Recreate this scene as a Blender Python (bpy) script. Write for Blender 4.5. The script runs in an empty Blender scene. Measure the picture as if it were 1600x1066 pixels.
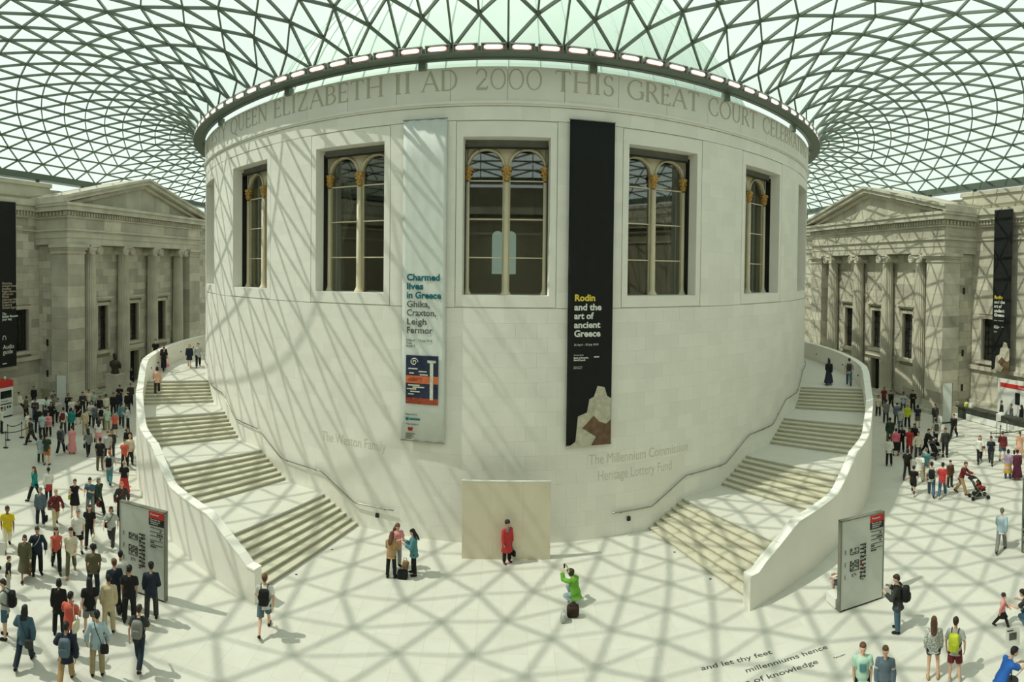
import bpy, bmesh, math, random
import numpy as np
from mathutils import Vector, Matrix

random.seed(7)
scene = bpy.context.scene
COL = scene.collection

# ------------------------------------------------------------------ camera
# cylindrical panorama, 951.33 px per radian on the 1600 x 1066 frame
FPX, CX, CY, ROLL, PITCH = 951.33, 789.87, 438.2, .011, .0185
CAM = np.array([0., -46.5, 11.17])

def cam_to_world(x, y, z):                     # x right, y forward, z up (camera axes)
    c, s = math.cos(ROLL), math.sin(ROLL)
    x, z = c*x - s*z, s*x + c*z
    c, s = math.cos(PITCH), math.sin(PITCH)
    y, z = c*y + s*z, -s*y + c*z
    return Vector((x, y, z))

def world_to_px(p):
    x, y, z = np.asarray(p, float) - CAM
    c, s = math.cos(PITCH), math.sin(PITCH)
    y, z = c*y - s*z, s*y + c*z
    c, s = math.cos(ROLL), math.sin(ROLL)
    x, z = c*x + s*z, -s*x + c*z
    return CX + FPX*math.atan2(x, y), CY - FPX*z/math.hypot(x, y)

def ground(px, py, z=0.):                      # where the photograph's pixel meets the level z
    th = (px - CX)/FPX
    v = cam_to_world(math.sin(th), math.cos(th), (CY - py)/FPX)
    t = (z - CAM[2])/v.z
    return CAM[0] + t*v.x, CAM[1] + t*v.y

cd = bpy.data.cameras.new('camera')
cam = bpy.data.objects.new('camera', cd)
COL.objects.link(cam)
cd.type = 'PANO'
cd.panorama_type = 'CENTRAL_CYLINDRICAL'
cd.central_cylindrical_range_u_min = (0 - CX)/FPX
cd.central_cylindrical_range_u_max = (1600 - CX)/FPX
cd.central_cylindrical_range_v_min = -(1066 - CY)/FPX
cd.central_cylindrical_range_v_max = CY/FPX
cd.central_cylindrical_radius = 1.0
cd.clip_start, cd.clip_end = .1, 1000
rx, fw, up = cam_to_world(1, 0, 0), cam_to_world(0, 1, 0), cam_to_world(0, 0, 1)
cam.matrix_world = Matrix(((rx.x, up.x, -fw.x, CAM[0]), (rx.y, up.y, -fw.y, CAM[1]), (rx.z, up.z, -fw.z, CAM[2]), (0, 0, 0, 1)))
scene.camera = cam

# ------------------------------------------------------------------ sky, sun, exposure
world = bpy.data.worlds.new('sky')
scene.world = world
world.use_nodes = True
bg = world.node_tree.nodes['Background']
bg.inputs[0].default_value = (.835, .95, .87, 1)
bg.inputs[1].default_value = .93
sl = bpy.data.lights.new('sun', 'SUN')
sl.energy = 2.95
sl.angle = math.radians(.55)
sl.color = (1, .965, .86)
sun = bpy.data.objects.new('sun', sl)
COL.objects.link(sun)
sun.rotation_euler = Vector((.567, .086, -.819)).to_track_quat('-Z', 'Y').to_euler()
sun.location = (-60, -9, 87)
vs = scene.view_settings
vs.view_transform = 'Standard'
vs.look = 'None'
vs.gamma = 1
vs.use_curve_mapping = False
vs.exposure = .17
scene.display_settings.display_device = 'sRGB'
scene.cycles.transparent_max_bounces = 24
scene.cycles.max_bounces = 6
scene.cycles.diffuse_bounces = 3
scene.cycles.use_light_tree = False
scene.cycles.caustics_reflective = False
scene.cycles.caustics_refractive = False

# ------------------------------------------------------------------ helpers
def lin(c):
    return tuple((v/12.92 if v <= .04045 else ((v + .055)/1.055)**2.4) for v in c)

def rgb(r, g, b):
    return lin((r/255, g/255, b/255)) + (1.,)

MATS = {}
def mat(name, col, rough=.7, noise=0., nscale=3., bump=0., bscale=20., metal=0., tone=0., emit=None, spec=.4):
    if name in MATS:
        return MATS[name]
    m = bpy.data.materials.new(name)
    m.use_nodes = True
    nt = m.node_tree
    b = nt.nodes['Principled BSDF']
    b.inputs['Roughness'].default_value = rough
    b.inputs['Metallic'].default_value = metal
    b.inputs['Specular IOR Level'].default_value = spec
    src = nt.nodes.new('ShaderNodeRGB')
    src.outputs[0].default_value = col
    out = src.outputs[0]
    tc = nt.nodes.new('ShaderNodeNewGeometry')
    if noise:
        n = nt.nodes.new('ShaderNodeTexNoise')
        n.inputs['Scale'].default_value = nscale
        n.inputs['Detail'].default_value = 5
        nt.links.new(tc.outputs['Position'], n.inputs['Vector'])
        mr = nt.nodes.new('ShaderNodeMapRange')
        mr.inputs[1].default_value, mr.inputs[2].default_value = .3, .7
        mr.inputs[3].default_value, mr.inputs[4].default_value = 1 - noise, 1 + noise
        nt.links.new(n.outputs['Fac'], mr.inputs[0])
        mx = nt.nodes.new('ShaderNodeVectorMath')
        mx.operation = 'SCALE'
        nt.links.new(out, mx.inputs[0])
        nt.links.new(mr.outputs[0], mx.inputs['Scale'])
        out = mx.outputs[0]
    if tone:
        at = nt.nodes.new('ShaderNodeAttribute')
        at.attribute_name = 'tone'
        mm = nt.nodes.new('ShaderNodeMath')
        mm.operation = 'MULTIPLY_ADD'
        mm.inputs[1].default_value, mm.inputs[2].default_value = tone, 1.
        nt.links.new(at.outputs['Fac'], mm.inputs[0])
        mx = nt.nodes.new('ShaderNodeVectorMath')
        mx.operation = 'SCALE'
        nt.links.new(out, mx.inputs[0])
        nt.links.new(mm.outputs[0], mx.inputs['Scale'])
        out = mx.outputs[0]
    nt.links.new(out, b.inputs['Base Color'])
    if bump:
        n2 = nt.nodes.new('ShaderNodeTexNoise')
        n2.inputs['Scale'].default_value = bscale
        nt.links.new(tc.outputs['Position'], n2.inputs['Vector'])
        bp = nt.nodes.new('ShaderNodeBump')
        bp.inputs['Strength'].default_value = bump
        bp.inputs['Distance'].default_value = .02
        nt.links.new(n2.outputs['Fac'], bp.inputs['Height'])
        nt.links.new(bp.outputs[0], b.inputs['Normal'])
    if emit:
        b.inputs['Emission Color'].default_value = emit[:3] + (1,)
        b.inputs['Emission Strength'].default_value = emit[3]
        m.cycles.emission_sampling = 'NONE'
    MATS[name] = m
    return m

def glass_mat(name, tint, gloss, frit=0., rough=.02):
    m = bpy.data.materials.new(name)
    m.use_nodes = True
    nt = m.node_tree
    nt.nodes.remove(nt.nodes['Principled BSDF'])
    o = nt.nodes['Material Output']
    tr = nt.nodes.new('ShaderNodeBsdfTransparent')
    tr.inputs[0].default_value = tint + (1,)
    cur = tr.outputs[0]
    if frit:
        tl = nt.nodes.new('ShaderNodeBsdfTranslucent')
        tl.inputs[0].default_value = (.85, .9, .87, 1)
        mx = nt.nodes.new('ShaderNodeMixShader')
        mx.inputs[0].default_value = frit
        nt.links.new(cur, mx.inputs[1]); nt.links.new(tl.outputs[0], mx.inputs[2])
        cur = mx.outputs[0]
    gl = nt.nodes.new('ShaderNodeBsdfGlossy')
    gl.inputs['Roughness'].default_value = rough
    mx = nt.nodes.new('ShaderNodeMixShader')
    mx.inputs[0].default_value = gloss
    nt.links.new(cur, mx.inputs[1]); nt.links.new(gl.outputs[0], mx.inputs[2])
    nt.links.new(mx.outputs[0], o.inputs[0])
    MATS[name] = m
    return m

class MB:
    """collects shapes and links them as one mesh object"""
    def __init__(self):
        self.v, self.f, self.t = [], [], []
    def add(self, verts, faces, tone=0.):
        o = len(self.v)
        self.v += [tuple(p) for p in verts]
        self.f += [tuple(i + o for i in q) for q in faces]
        self.t += [tone]*len(faces)
        return self
    def hexa(self, p, tone=0.):               # 8 points: bottom ring 0-3, top ring 4-7
        return self.add(p, [(3, 2, 1, 0), (4, 5, 6, 7), (0, 1, 5, 4), (1, 2, 6, 5), (2, 3, 7, 6), (3, 0, 4, 7)], tone)
    def box(self, x0, x1, y0, y1, z0, z1, tone=0., M=None):
        p = [(x0, y0, z0), (x1, y0, z0), (x1, y1, z0), (x0, y1, z0), (x0, y0, z1), (x1, y0, z1), (x1, y1, z1), (x0, y1, z1)]
        if M is not None:
            p = [tuple(M @ Vector(q)) for q in p]
        return self.hexa(p, tone)
    def bar(self, a, b, w, h, upv=(0, 0, 1)):  # box along a-b, w wide, hanging h below the line
        a, b = Vector(a), Vector(b)
        d = (b - a).normalized()
        s = d.cross(Vector(upv)).normalized()*(w/2)
        u = s.cross(d).normalized()*h
        return self.hexa([a - s - u, b - s - u, b + s - u, a + s - u, a - s, b - s, b + s, a + s])
    def tube(self, pts, r, n=8, cap=True):
        pts = [Vector(p) for p in pts]
        rr = r if isinstance(r, (list, tuple)) else [r]*len(pts)
        V, F = [], []
        ref = Vector((0, 0, 1))
        for i, p in enumerate(pts):
            d = (pts[min(i + 1, len(pts) - 1)] - pts[max(i - 1, 0)]).normalized()
            if abs(d.dot(ref)) > .95:
                ref = Vector((1, 0, 0)) if abs(d.x) < .9 else Vector((0, 1, 0))
            s = d.cross(ref).normalized(); u = s.cross(d)
            for k in range(n):
                a = 2*math.pi*k/n
                V.append(p + s*math.cos(a)*rr[i] + u*math.sin(a)*rr[i])
        for i in range(len(pts) - 1):
            for k in range(n):
                k2 = (k + 1) % n
                F.append((i*n + k, i*n + k2, (i + 1)*n + k2, (i + 1)*n + k))
        if cap:
            F.append(tuple(range(n))[::-1]); F.append(tuple(range((len(pts) - 1)*n, len(pts)*n)))
        return self.add(V, F)
    def lathe(self, prof, n=16, c=(0, 0, 0), flute=None):   # prof: list of (r, z)
        V, F = [], []
        for r, z in prof:
            for k in range(n):
                a = 2*math.pi*k/n
                q = r*(flute(k) if flute else 1)
                V.append((c[0] + q*math.cos(a), c[1] + q*math.sin(a), c[2] + z))
        m = len(prof)
        for i in range(m - 1):
            for k in range(n):
                k2 = (k + 1) % n
                F.append((i*n + k, i*n + k2, (i + 1)*n + k2, (i + 1)*n + k))
        F.append(tuple(range(n))[::-1]); F.append(tuple(range((m - 1)*n, m*n)))
        return self.add(V, F)
    def ball(self, c, r, n=10, m=6, M=None):
        r = r if isinstance(r, (list, tuple)) else (r, r, r)
        V, F = [], []
        for i in range(m + 1):
            t = math.pi*i/m
            for k in range(n):
                a = 2*math.pi*k/n
                q = Vector((r[0]*math.sin(t)*math.cos(a), r[1]*math.sin(t)*math.sin(a), r[2]*math.cos(t)))
                if M is not None: q = M @ q
                V.append((c[0] + q.x, c[1] + q.y, c[2] + q.z))
        for i in range(m):
            for k in range(n):
                k2 = (k + 1) % n
                F.append((i*n + k, (i + 1)*n + k, (i + 1)*n + k2, i*n + k2))
        return self.add(V, F)
    def polar(self, r0, r1, a0, a1, z0, z1, seg=2, tone=0.):   # curved block about the drum's axis; angles in degrees, 0 = towards the camera
        V, F = [], []
        for i in range(seg + 1):
            a = math.radians(a0 + (a1 - a0)*i/seg)
            s, c = math.sin(a), -math.cos(a)
            ra = r0(a) if callable(r0) else r0
            rb = r1(a) if callable(r1) else r1
            V += [(ra*s, ra*c, z0), (rb*s, rb*c, z0), (rb*s, rb*c, z1), (ra*s, ra*c, z1)]
        for i in range(seg):
            o = 4*i
            for k in range(4):
                k2 = (k + 1) % 4
                F.append((o + k, o + k2, o + 4 + k2, o + 4 + k))
        F.append((3, 2, 1, 0)); F.append((4*seg, 4*seg + 1, 4*seg + 2, 4*seg + 3))
        return self.add(V, F, tone)
    def prism(self, poly, depth, M):          # poly: 2D outline, extruded by depth along local z, placed by M
        n = len(poly)
        V = [tuple(M @ Vector((x, y, 0))) for x, y in poly] + [tuple(M @ Vector((x, y, depth))) for x, y in poly]
        F = [tuple(range(n))[::-1], tuple(range(n, 2*n))] + [(i, (i + 1) % n, n + (i + 1) % n, n + i) for i in range(n)]
        return self.add(V, F)
    def mesh(self, name, smooth=False, recalc=True):
        me = bpy.data.meshes.new(name)
        me.from_pydata(self.v, [], self.f)
        if any(self.t):
            at = me.attributes.new('tone', 'FLOAT', 'FACE')
            at.data.foreach_set('value', self.t)
        if recalc:
            bm = bmesh.new(); bm.from_mesh(me)
            bmesh.ops.recalc_face_normals(bm, faces=bm.faces)
            bm.to_mesh(me); bm.free()
        if smooth:
            me.shade_smooth()
        return me
    def build(self, name, m, parent=None, smooth=False, recalc=True, kind=None):
        return link(name, self.mesh(name, smooth, recalc), m, parent, kind)

def link(name, me, m=None, parent=None, kind=None):
    o = bpy.data.objects.new(name, me)
    COL.objects.link(o)
    if m is not None and me is not None:
        if not me.materials:
            me.materials.append(m)
        elif me.materials[0] is not m:
            o.material_slots[0].link = 'OBJECT'
            o.material_slots[0].material = m
    if parent is not None:
        o.parent = parent
    if kind:
        o['kind'] = kind
    return o

def tag(o, label, cat, group=None, kind=None):
    o['label'] = label
    if cat: o['category'] = cat
    if group: o['group'] = group
    if kind: o['kind'] = kind
    return o

def empty(name, loc=(0, 0, 0), rz=0.):
    o = bpy.data.objects.new(name, None)
    COL.objects.link(o)
    o.location = loc
    o.rotation_euler = (0, 0, rz)
    return o

def text_mesh(s, size, ext=.004, align='LEFT', res=3, spacing=1., bold=0.):
    cu = bpy.data.curves.new('lettering', 'FONT')
    cu.body, cu.size, cu.extrude, cu.align_x = s, size, ext, align
    cu.resolution_u = res
    cu.space_character = spacing
    cu.offset = bold
    o = bpy.data.objects.new('lettering', cu)
    me = bpy.data.meshes.new_from_object(o)
    bpy.data.objects.remove(o); bpy.data.curves.remove(cu)
    me.materials.clear()
    return me

def place_text(name, s, size, M, m, parent=None, fit=None, ext=.004, bend=None, bold=0., align='LEFT', spacing=1.):
    """flat lettering laid into the plane of matrix M; bend(x, y, z) -> point for curved walls"""
    me = text_mesh(s, size, ext, align, spacing=spacing, bold=bold)
    xs = [v.co.x for v in me.vertices]
    k = fit/(max(xs) - min(xs)) if fit else 1.
    for v in me.vertices:
        x, y, z = v.co.x*k, v.co.y, v.co.z
        v.co = bend(x, y, z) if bend else M @ Vector((x, y, z))
    return link(name, me, m, parent)

def frame_m(origin, xdir, ydir=(0, 0, 1)):     # matrix whose local x, y run along xdir, ydir
    x, y = Vector(xdir).normalized(), Vector(ydir).normalized()
    z = x.cross(y)
    return Matrix(((x.x, y.x, z.x, origin[0]), (x.y, y.y, z.y, origin[1]), (x.z, y.z, z.z, origin[2]), (0, 0, 0, 1)))

# ------------------------------------------------------------------ materials
STONE_W = mat('pale_limestone', rgb(241, 239, 229), .75, .03, .9, .12, 30, tone=.03)
STONE_J = mat('mortar_joint', rgb(232, 229, 216), .9)
STEP_S = mat('step_limestone', rgb(206, 202, 180), .7, .05, 2.5, .1, 40)
FLOOR_S = mat('floor_limestone', rgb(214, 212, 200), .5, .03, 1.3, .04, 30, tone=.025, spec=.3)
PORT_S = mat('weathered_portland_stone', rgb(198, 193, 175), .85, .16, .7, .25, 14, tone=.25)
PORT_J = mat('weathered_joint', rgb(164, 157, 134), .9)
PLASTER = mat('cream_paint', rgb(222, 211, 180), .6, .04, 2)
GOLD = mat('gilded_plaster', rgb(204, 164, 92), .4, .35, 22, .3, 60, metal=.35)
STEEL = mat('grey_green_steel', rgb(112, 124, 112), .45, .05, 2, metal=.1)
STEEL_D = mat('dark_green_steel', rgb(100, 114, 102), .45, metal=.1)
DARK = mat('black_metal', rgb(28, 29, 28), .45)
CHROME = mat('brushed_steel', rgb(150, 150, 140), .3, metal=.8)
INTERIOR = mat('dark_interior_wall', rgb(120, 106, 84), .9, .1, 1.5)
DOME_M = mat('pale_dome_copper', rgb(208, 226, 214), .8, .03, .5)
DOME_R = mat('dome_rib', rgb(192, 213, 200), .8)
WHITE = mat('white_panel', rgb(228, 230, 222), .5, .02, 4)
GREYW = mat('pale_grey_panel', rgb(205, 210, 203), .45, .02, 4)
RED = mat('red_panel', rgb(196, 50, 42), .5, .03, 5)
BLACK = mat('black_banner_cloth', rgb(20, 23, 21), .8, .1, 3)
BANNER_W = mat('white_banner_cloth', rgb(222, 227, 221), .8, .03, 2, .15, 3)
INK = mat('dark_ink', rgb(52, 52, 46), .7)
TEAL_INK = mat('teal_ink', rgb(18, 108, 118), .7)
GREY_INK = mat('grey_ink', rgb(88, 92, 86), .7)
WHITE_INK = mat('white_ink', rgb(226, 230, 222), .7)
YELLOW_INK = mat('yellow_ink', rgb(240, 214, 84), .7)
GLASS_R = glass_mat('roof_glass', (.965, .987, .972), .015, .10)
GLASS_W = glass_mat('window_glass', (.82, .85, .82), .14)
GLASS_C = glass_mat('clerestory_glass', (.95, .98, .96), .03)
GLASS_D = glass_mat('dark_green_glass', (.20, .30, .26), .35)
# ------------------------------------------------------------------ floor
floor = tag(MB().box(-37.5, 37.5, -49.6, 48.6, -.3, -.03).build('floor', STONE_J), 'pale limestone paving of the covered court', 'floor', kind='structure')
SX, SY, GAP = .7667, 1.15, .0025
tones = [-1, -.5, 0, .4, .9]
slab_me = []
for t in tones:
    slab_me.append(MB().box(-SX/2 + GAP/2, SX/2 - GAP/2, -SY/2 + GAP/2, SY/2 - GAP/2, -.03, 0, t or .01).mesh('slab'))
cells = []
for ix in range(-47, 47):
    for iy in range(-42, 28):
        x, y = (ix + .5)*SX, -.3 + (iy + .5 + .5*(ix % 2))*SY
        if abs(x) > 35.6 or y < -48.6 or math.hypot(x, y) < 20.5 or y > 26:
            continue
        u, v = world_to_px((x, y, 0))
        cells.append(((0 if (10 < u < 1590 and v < 1058 and math.hypot(x, y) > 22.8) else 1e6) + (x - CAM[0])**2 + (y - CAM[1])**2, x, y))
cells.sort()
for d, x, y in cells[:300]:
    o = link('slab', random.choice(slab_me), FLOOR_S, floor)
    o.location = (x, y, 0)
rest = MB()
for d, x, y in cells[300:]:
    rest.box(x - SX/2 + GAP/2, x + SX/2 - GAP/2, y - SY/2 + GAP/2, y + SY/2 - GAP/2, -.03, 0, random.choice(tones) or .01)
rest.build('slab_paving', FLOOR_S, floor, recalc=False, kind='stuff')
# inlaid quotation, read from the camera's side
for s, x, y, w in (('and let thy feet', 5.52, -30.53, 2.18), ('millenniums hence', 6.66, -31.03, 2.62), ('be set in midst of knowledge', 4.42, -31.50, 4.27)):
    place_text('inlaid_lettering', s, .28, frame_m((x, y, .0035), (1, 0, 0), (0, 1, 0)), INK, floor, fit=w, ext=.0025)
place_text('inlaid_lettering', 'Tennyson', .1, frame_m((9.2, -31.55, .0035), (1, 0, 0), (0, 1, 0)), INK, floor, ext=.0025)
for px, py in ((519, 859), (463, 898), (1054, 863), (1110, 905), (530, 770)):
    x, y = ground(px, py)
    if math.hypot(x, y) > 22.4:
        MB().lathe([(.05, 0), (.05, .004)], 10, (x, y, .0)).build('floor_stud', DARK, floor)

# ------------------------------------------------------------------ glass roof
RC, WX, YS, YN = 22.3, 36.6, -49.2, 48.1
def lerp_tab(tab, q):
    for (a, va), (b, vb) in zip(tab, tab[1:]):
        if a <= q <= b: return va + (vb - va)*(q - a)/(b - a)
    return tab[-1][1]
def rim(j):                                    # end of radial line j on the rectangle, and its number of half steps
    j = (j + 64) % 128 - 64
    sg = 1 if j >= 0 else -1
    q = abs(j)
    if q <= 13: return Vector((WX*sg*(.82*q/13 + .18*(q/13)**3), YS)), 35 - (q + 1) % 2
    if q <= 45: return Vector((sg*WX, -.6 + 3.04*(q - 29))), 19 + abs(q - 29)
    return Vector((sg*WX*(64 - q)/19, YN)), 16 + (64 - q)
NODE, KB = {}, {}
for j in range(128):
    B, K = rim(j)
    KB[j] = K
    a = 2*math.pi*j/128
    c = Vector((RC*math.sin(a), -RC*math.cos(a)))
    L = (B - c).length
    for k in range(K + 1):
        if (j + k) % 2: continue
        t = k/K
        if k:
            q = min(j, 128 - j)
            off = lerp_tab([(0, .05), (6, .14), (10, .47), (12, .67), (13, .9)], q)/L if q <= 13 else .025
            t -= off*(1 - t)
        p = c + (B - c)*t
        z = 20.05 - .8*t + (1.55*math.sqrt(max(.25, t*L - .25))*(1 - t) if k else 0)
        NODE[j, k] = Vector((p.x, p.y, z))
ceiling = empty('ceiling')
tag(ceiling, 'curved glass roof of steel triangles over the court', 'glass roof', kind='structure')
edges, tris = [], []
for (j, k) in NODE:
    if (j, k + 2) in NODE and k + 2 <= KB[j]:
        edges.append(((j, k), (j, k + 2)))
        for dj in (-1, 1):
            n = ((j + dj) % 128, k + 1)
            if n in NODE: tris.append(((j, k), (j, k + 2), n))
    for dj in (-1, 1):
        n = ((j + dj) % 128, k + 1)
        if n in NODE and not (KB[j] == k and KB[n[0]] == k + 1):
            edges.append(((j, k), n))
for j in range(0, 128, 2):
    tris.append(((j, 0), ((j + 2) % 128, 0), ((j + 1) % 128, 1)))
def px_len(a, b):
    if min(a.y, b.y) < -44: return 0
    (u1, v1), (u2, v2) = world_to_px(a), world_to_px(b)
    um, vm = (u1 + u2)/2, (v1 + v2)/2
    if not (-10 < um < 1610 and -10 < vm < 400): return 0
    return math.hypot(u1 - u2, v1 - v2)
edges.sort(key=lambda e: -px_len(NODE[e[0]], NODE[e[1]]))
unit_beam = MB().box(-.5, .5, -.5, .5, -1, 0).mesh('beam')
for e in edges[:300]:
    a, b = NODE[e[0]], NODE[e[1]]
    o = link('beam', unit_beam, STEEL, ceiling)
    d = (b - a)
    xa = d.normalized(); ya = Vector((0, 0, 1)).cross(xa).normalized(); za = xa.cross(ya)
    R = Matrix((xa, ya, za)).transposed().to_4x4()
    o.matrix_world = Matrix.Translation((a + b)/2) @ R @ Matrix.Diagonal((d.length, .076, .13, 1))
mb = MB()
for e in edges[300:]:
    mb.bar(NODE[e[0]], NODE[e[1]], .076, .13)
mb.build('beam_lattice', STEEL, ceiling, recalc=False, kind='stuff')
def tri_px(t):
    P = [NODE[n] for n in t]
    return min(px_len(P[0], P[1]), px_len(P[1], P[2]), px_len(P[0], P[2]))
tris.sort(key=lambda t: -tri_px(t))
def pane(mb, t, o=Vector((0, 0, 0))):
    P = [NODE[n] for n in t]
    c = (P[0] + P[1] + P[2])/3
    n = (P[1] - P[0]).cross(P[2] - P[0]).normalized()
    if n.z < 0:
        P[1], P[2] = P[2], P[1]; n = -n
    lo = [c + (p - c)*.985 + Vector((0, 0, .02)) - o for p in P]
    hi = [p + n*.02 for p in lo]
    mb.add(lo + hi, [(2, 1, 0), (3, 4, 5), (0, 1, 4, 3), (1, 2, 5, 4), (2, 0, 3, 5)])
    return c
for t in tris[:300]:
    c = sum((NODE[n] for n in t), Vector())/3
    mb = MB(); pane(mb, t, c)
    o = mb.build('pane', GLASS_R, ceiling, recalc=False)
    o.location = c
mb = MB()
for t in tris[300:]:
    pane(mb, t)
mb.build('pane_field', GLASS_R, ceiling, recalc=False, kind='stuff')
# gutter beam round the rim and its short posts
for nm, x0, x1, y0, y1 in (('west', -37.3, -36.35, YS - .7, YN + .7), ('east', 36.35, 37.3, YS - .7, YN + .7), ('south', -37.3, 37.3, YS - .7, YS + .25), ('north', -37.3, 37.3, YN - .25, YN + .7)):
    MB().box(x0, x1, y0, y1, 18.72, 19.24).build('gutter', STEEL_D, ceiling)
for s in (-1, 1):
    for y in np.arange(-45, 47, 6.1):
        MB().box(s*36.8 - .12, s*36.8 + .12, y - .12, y + .12, 17.4, 18.72).build('gutter_post', STEEL_D, ceiling)

# ------------------------------------------------------------------ drum
R0 = 22.0
drum = empty('wall_drum')
tag(drum, 'round white stone drum of the reading room in the court', 'drum', kind='structure')
WA = math.degrees(.0937)                       # half angle of the recessed line round each window
OA = math.degrees(1.765/22)                    # half angle of the opening
core = MB()
core.polar(20.4, R0 - .06, 0, 360, -.02, 9.62, 180)
core.polar(20.4, R0 - .06, 0, 360, 17.1, 19.2, 180)
for k in range(20):
    core.polar(20.4, R0 - .06, 18*k + OA + .12, 18*k + 18 - OA - .12, 9.6, 17.12, 6)
    core.polar(20.4, R0 - .06, 18*k - OA - .13, 18*k + OA + .13, 9.6, 10.09, 6)
    core.polar(20.4, R0 - .06, 18*k - OA - .13, 18*k + OA + .13, 16.5, 17.12, 6)
core.build('drum_core', STONE_J, drum)
blocks = []                                     # (angle, width, z0, z1)
CH = 9.58/16
for c in range(16):
    n = 160
    w = 360/n
    for i in range(n):
        a = (i + .5*(c % 2))*w
        blocks.append((a, w, c*CH, (c + 1)*CH))
pier = 18 - 2*WA
CH2 = (17.13 - 9.6)/12
for c in range(12):
    for k in range(20):
        a0 = 18*k + WA
        cuts = [0, 1/3, 2/3, 1] if c % 2 else [0, .18, .5, .82, 1]
        for u, v in zip(cuts, cuts[1:]):
            blocks.append((a0 + pier*(u + v)/2, pier*(v - u), 9.6 + c*CH2, 9.6 + (c + 1)*CH2))
for k in range(120):
    blocks.append((3*k, 3, 17.15, 17.70))
blocks = [((b[0] + 180) % 360 - 180,) + b[1:] for b in blocks]
blocks = [b for b in blocks if abs(b[0]) < 78]
blocks.sort(key=lambda b: abs(b[0]) + (4 if b[2] > 9 else 0))
cache = {}
def drum_block(w, h, tone):
    key = (round(w, 3), round(h, 3), tone)
    if key not in cache:
        g = math.degrees(.0012/22)
        cache[key] = MB().polar(R0 - .08, R0, -w/2 + g, w/2 - g, 0.001, h - .001, 3, tone or .01).mesh('block')
    return cache[key]
mb = MB()
g = math.degrees(.0012/22)
for i, (a, w, z0, z1) in enumerate(blocks):
    if i < 300:
        o = link('block', drum_block(w, z1 - z0, random.choice(tones)), STONE_W, drum)
        o.location = (0, 0, z0); o.rotation_euler = (0, 0, math.radians(a))
    else:
        mb.polar(R0 - .08, R0, a - w/2 + g, a + w/2 - g, z0 + .001, z1 - .001, 3, random.choice(tones) or .01)
mb.build('block_facing', STONE_W, drum, recalc=False, kind='stuff')
# moulding, frieze, skirting line
MB().polar(R0 - .1, R0 + .05, -100, 100, 17.72, 17.80, 100).build('moulding', STONE_W, drum)
MB().polar(R0 - .1, R0 + .11, -100, 100, 17.80, 17.90, 100).build('moulding', STONE_W, drum)
for k in range(-16, 16):
    MB().polar(R0 - .1, R0 + .04, 6*k + .02, 6*k + 5.98, 17.90, 19.27, 4, random.choice(tones) or .01).build('frieze_panel', STONE_W, drum)
MB().lathe([(21.9, 19.0), (21.9, 19.2)], 90).build('drum_roof', STONE_W, drum)
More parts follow.
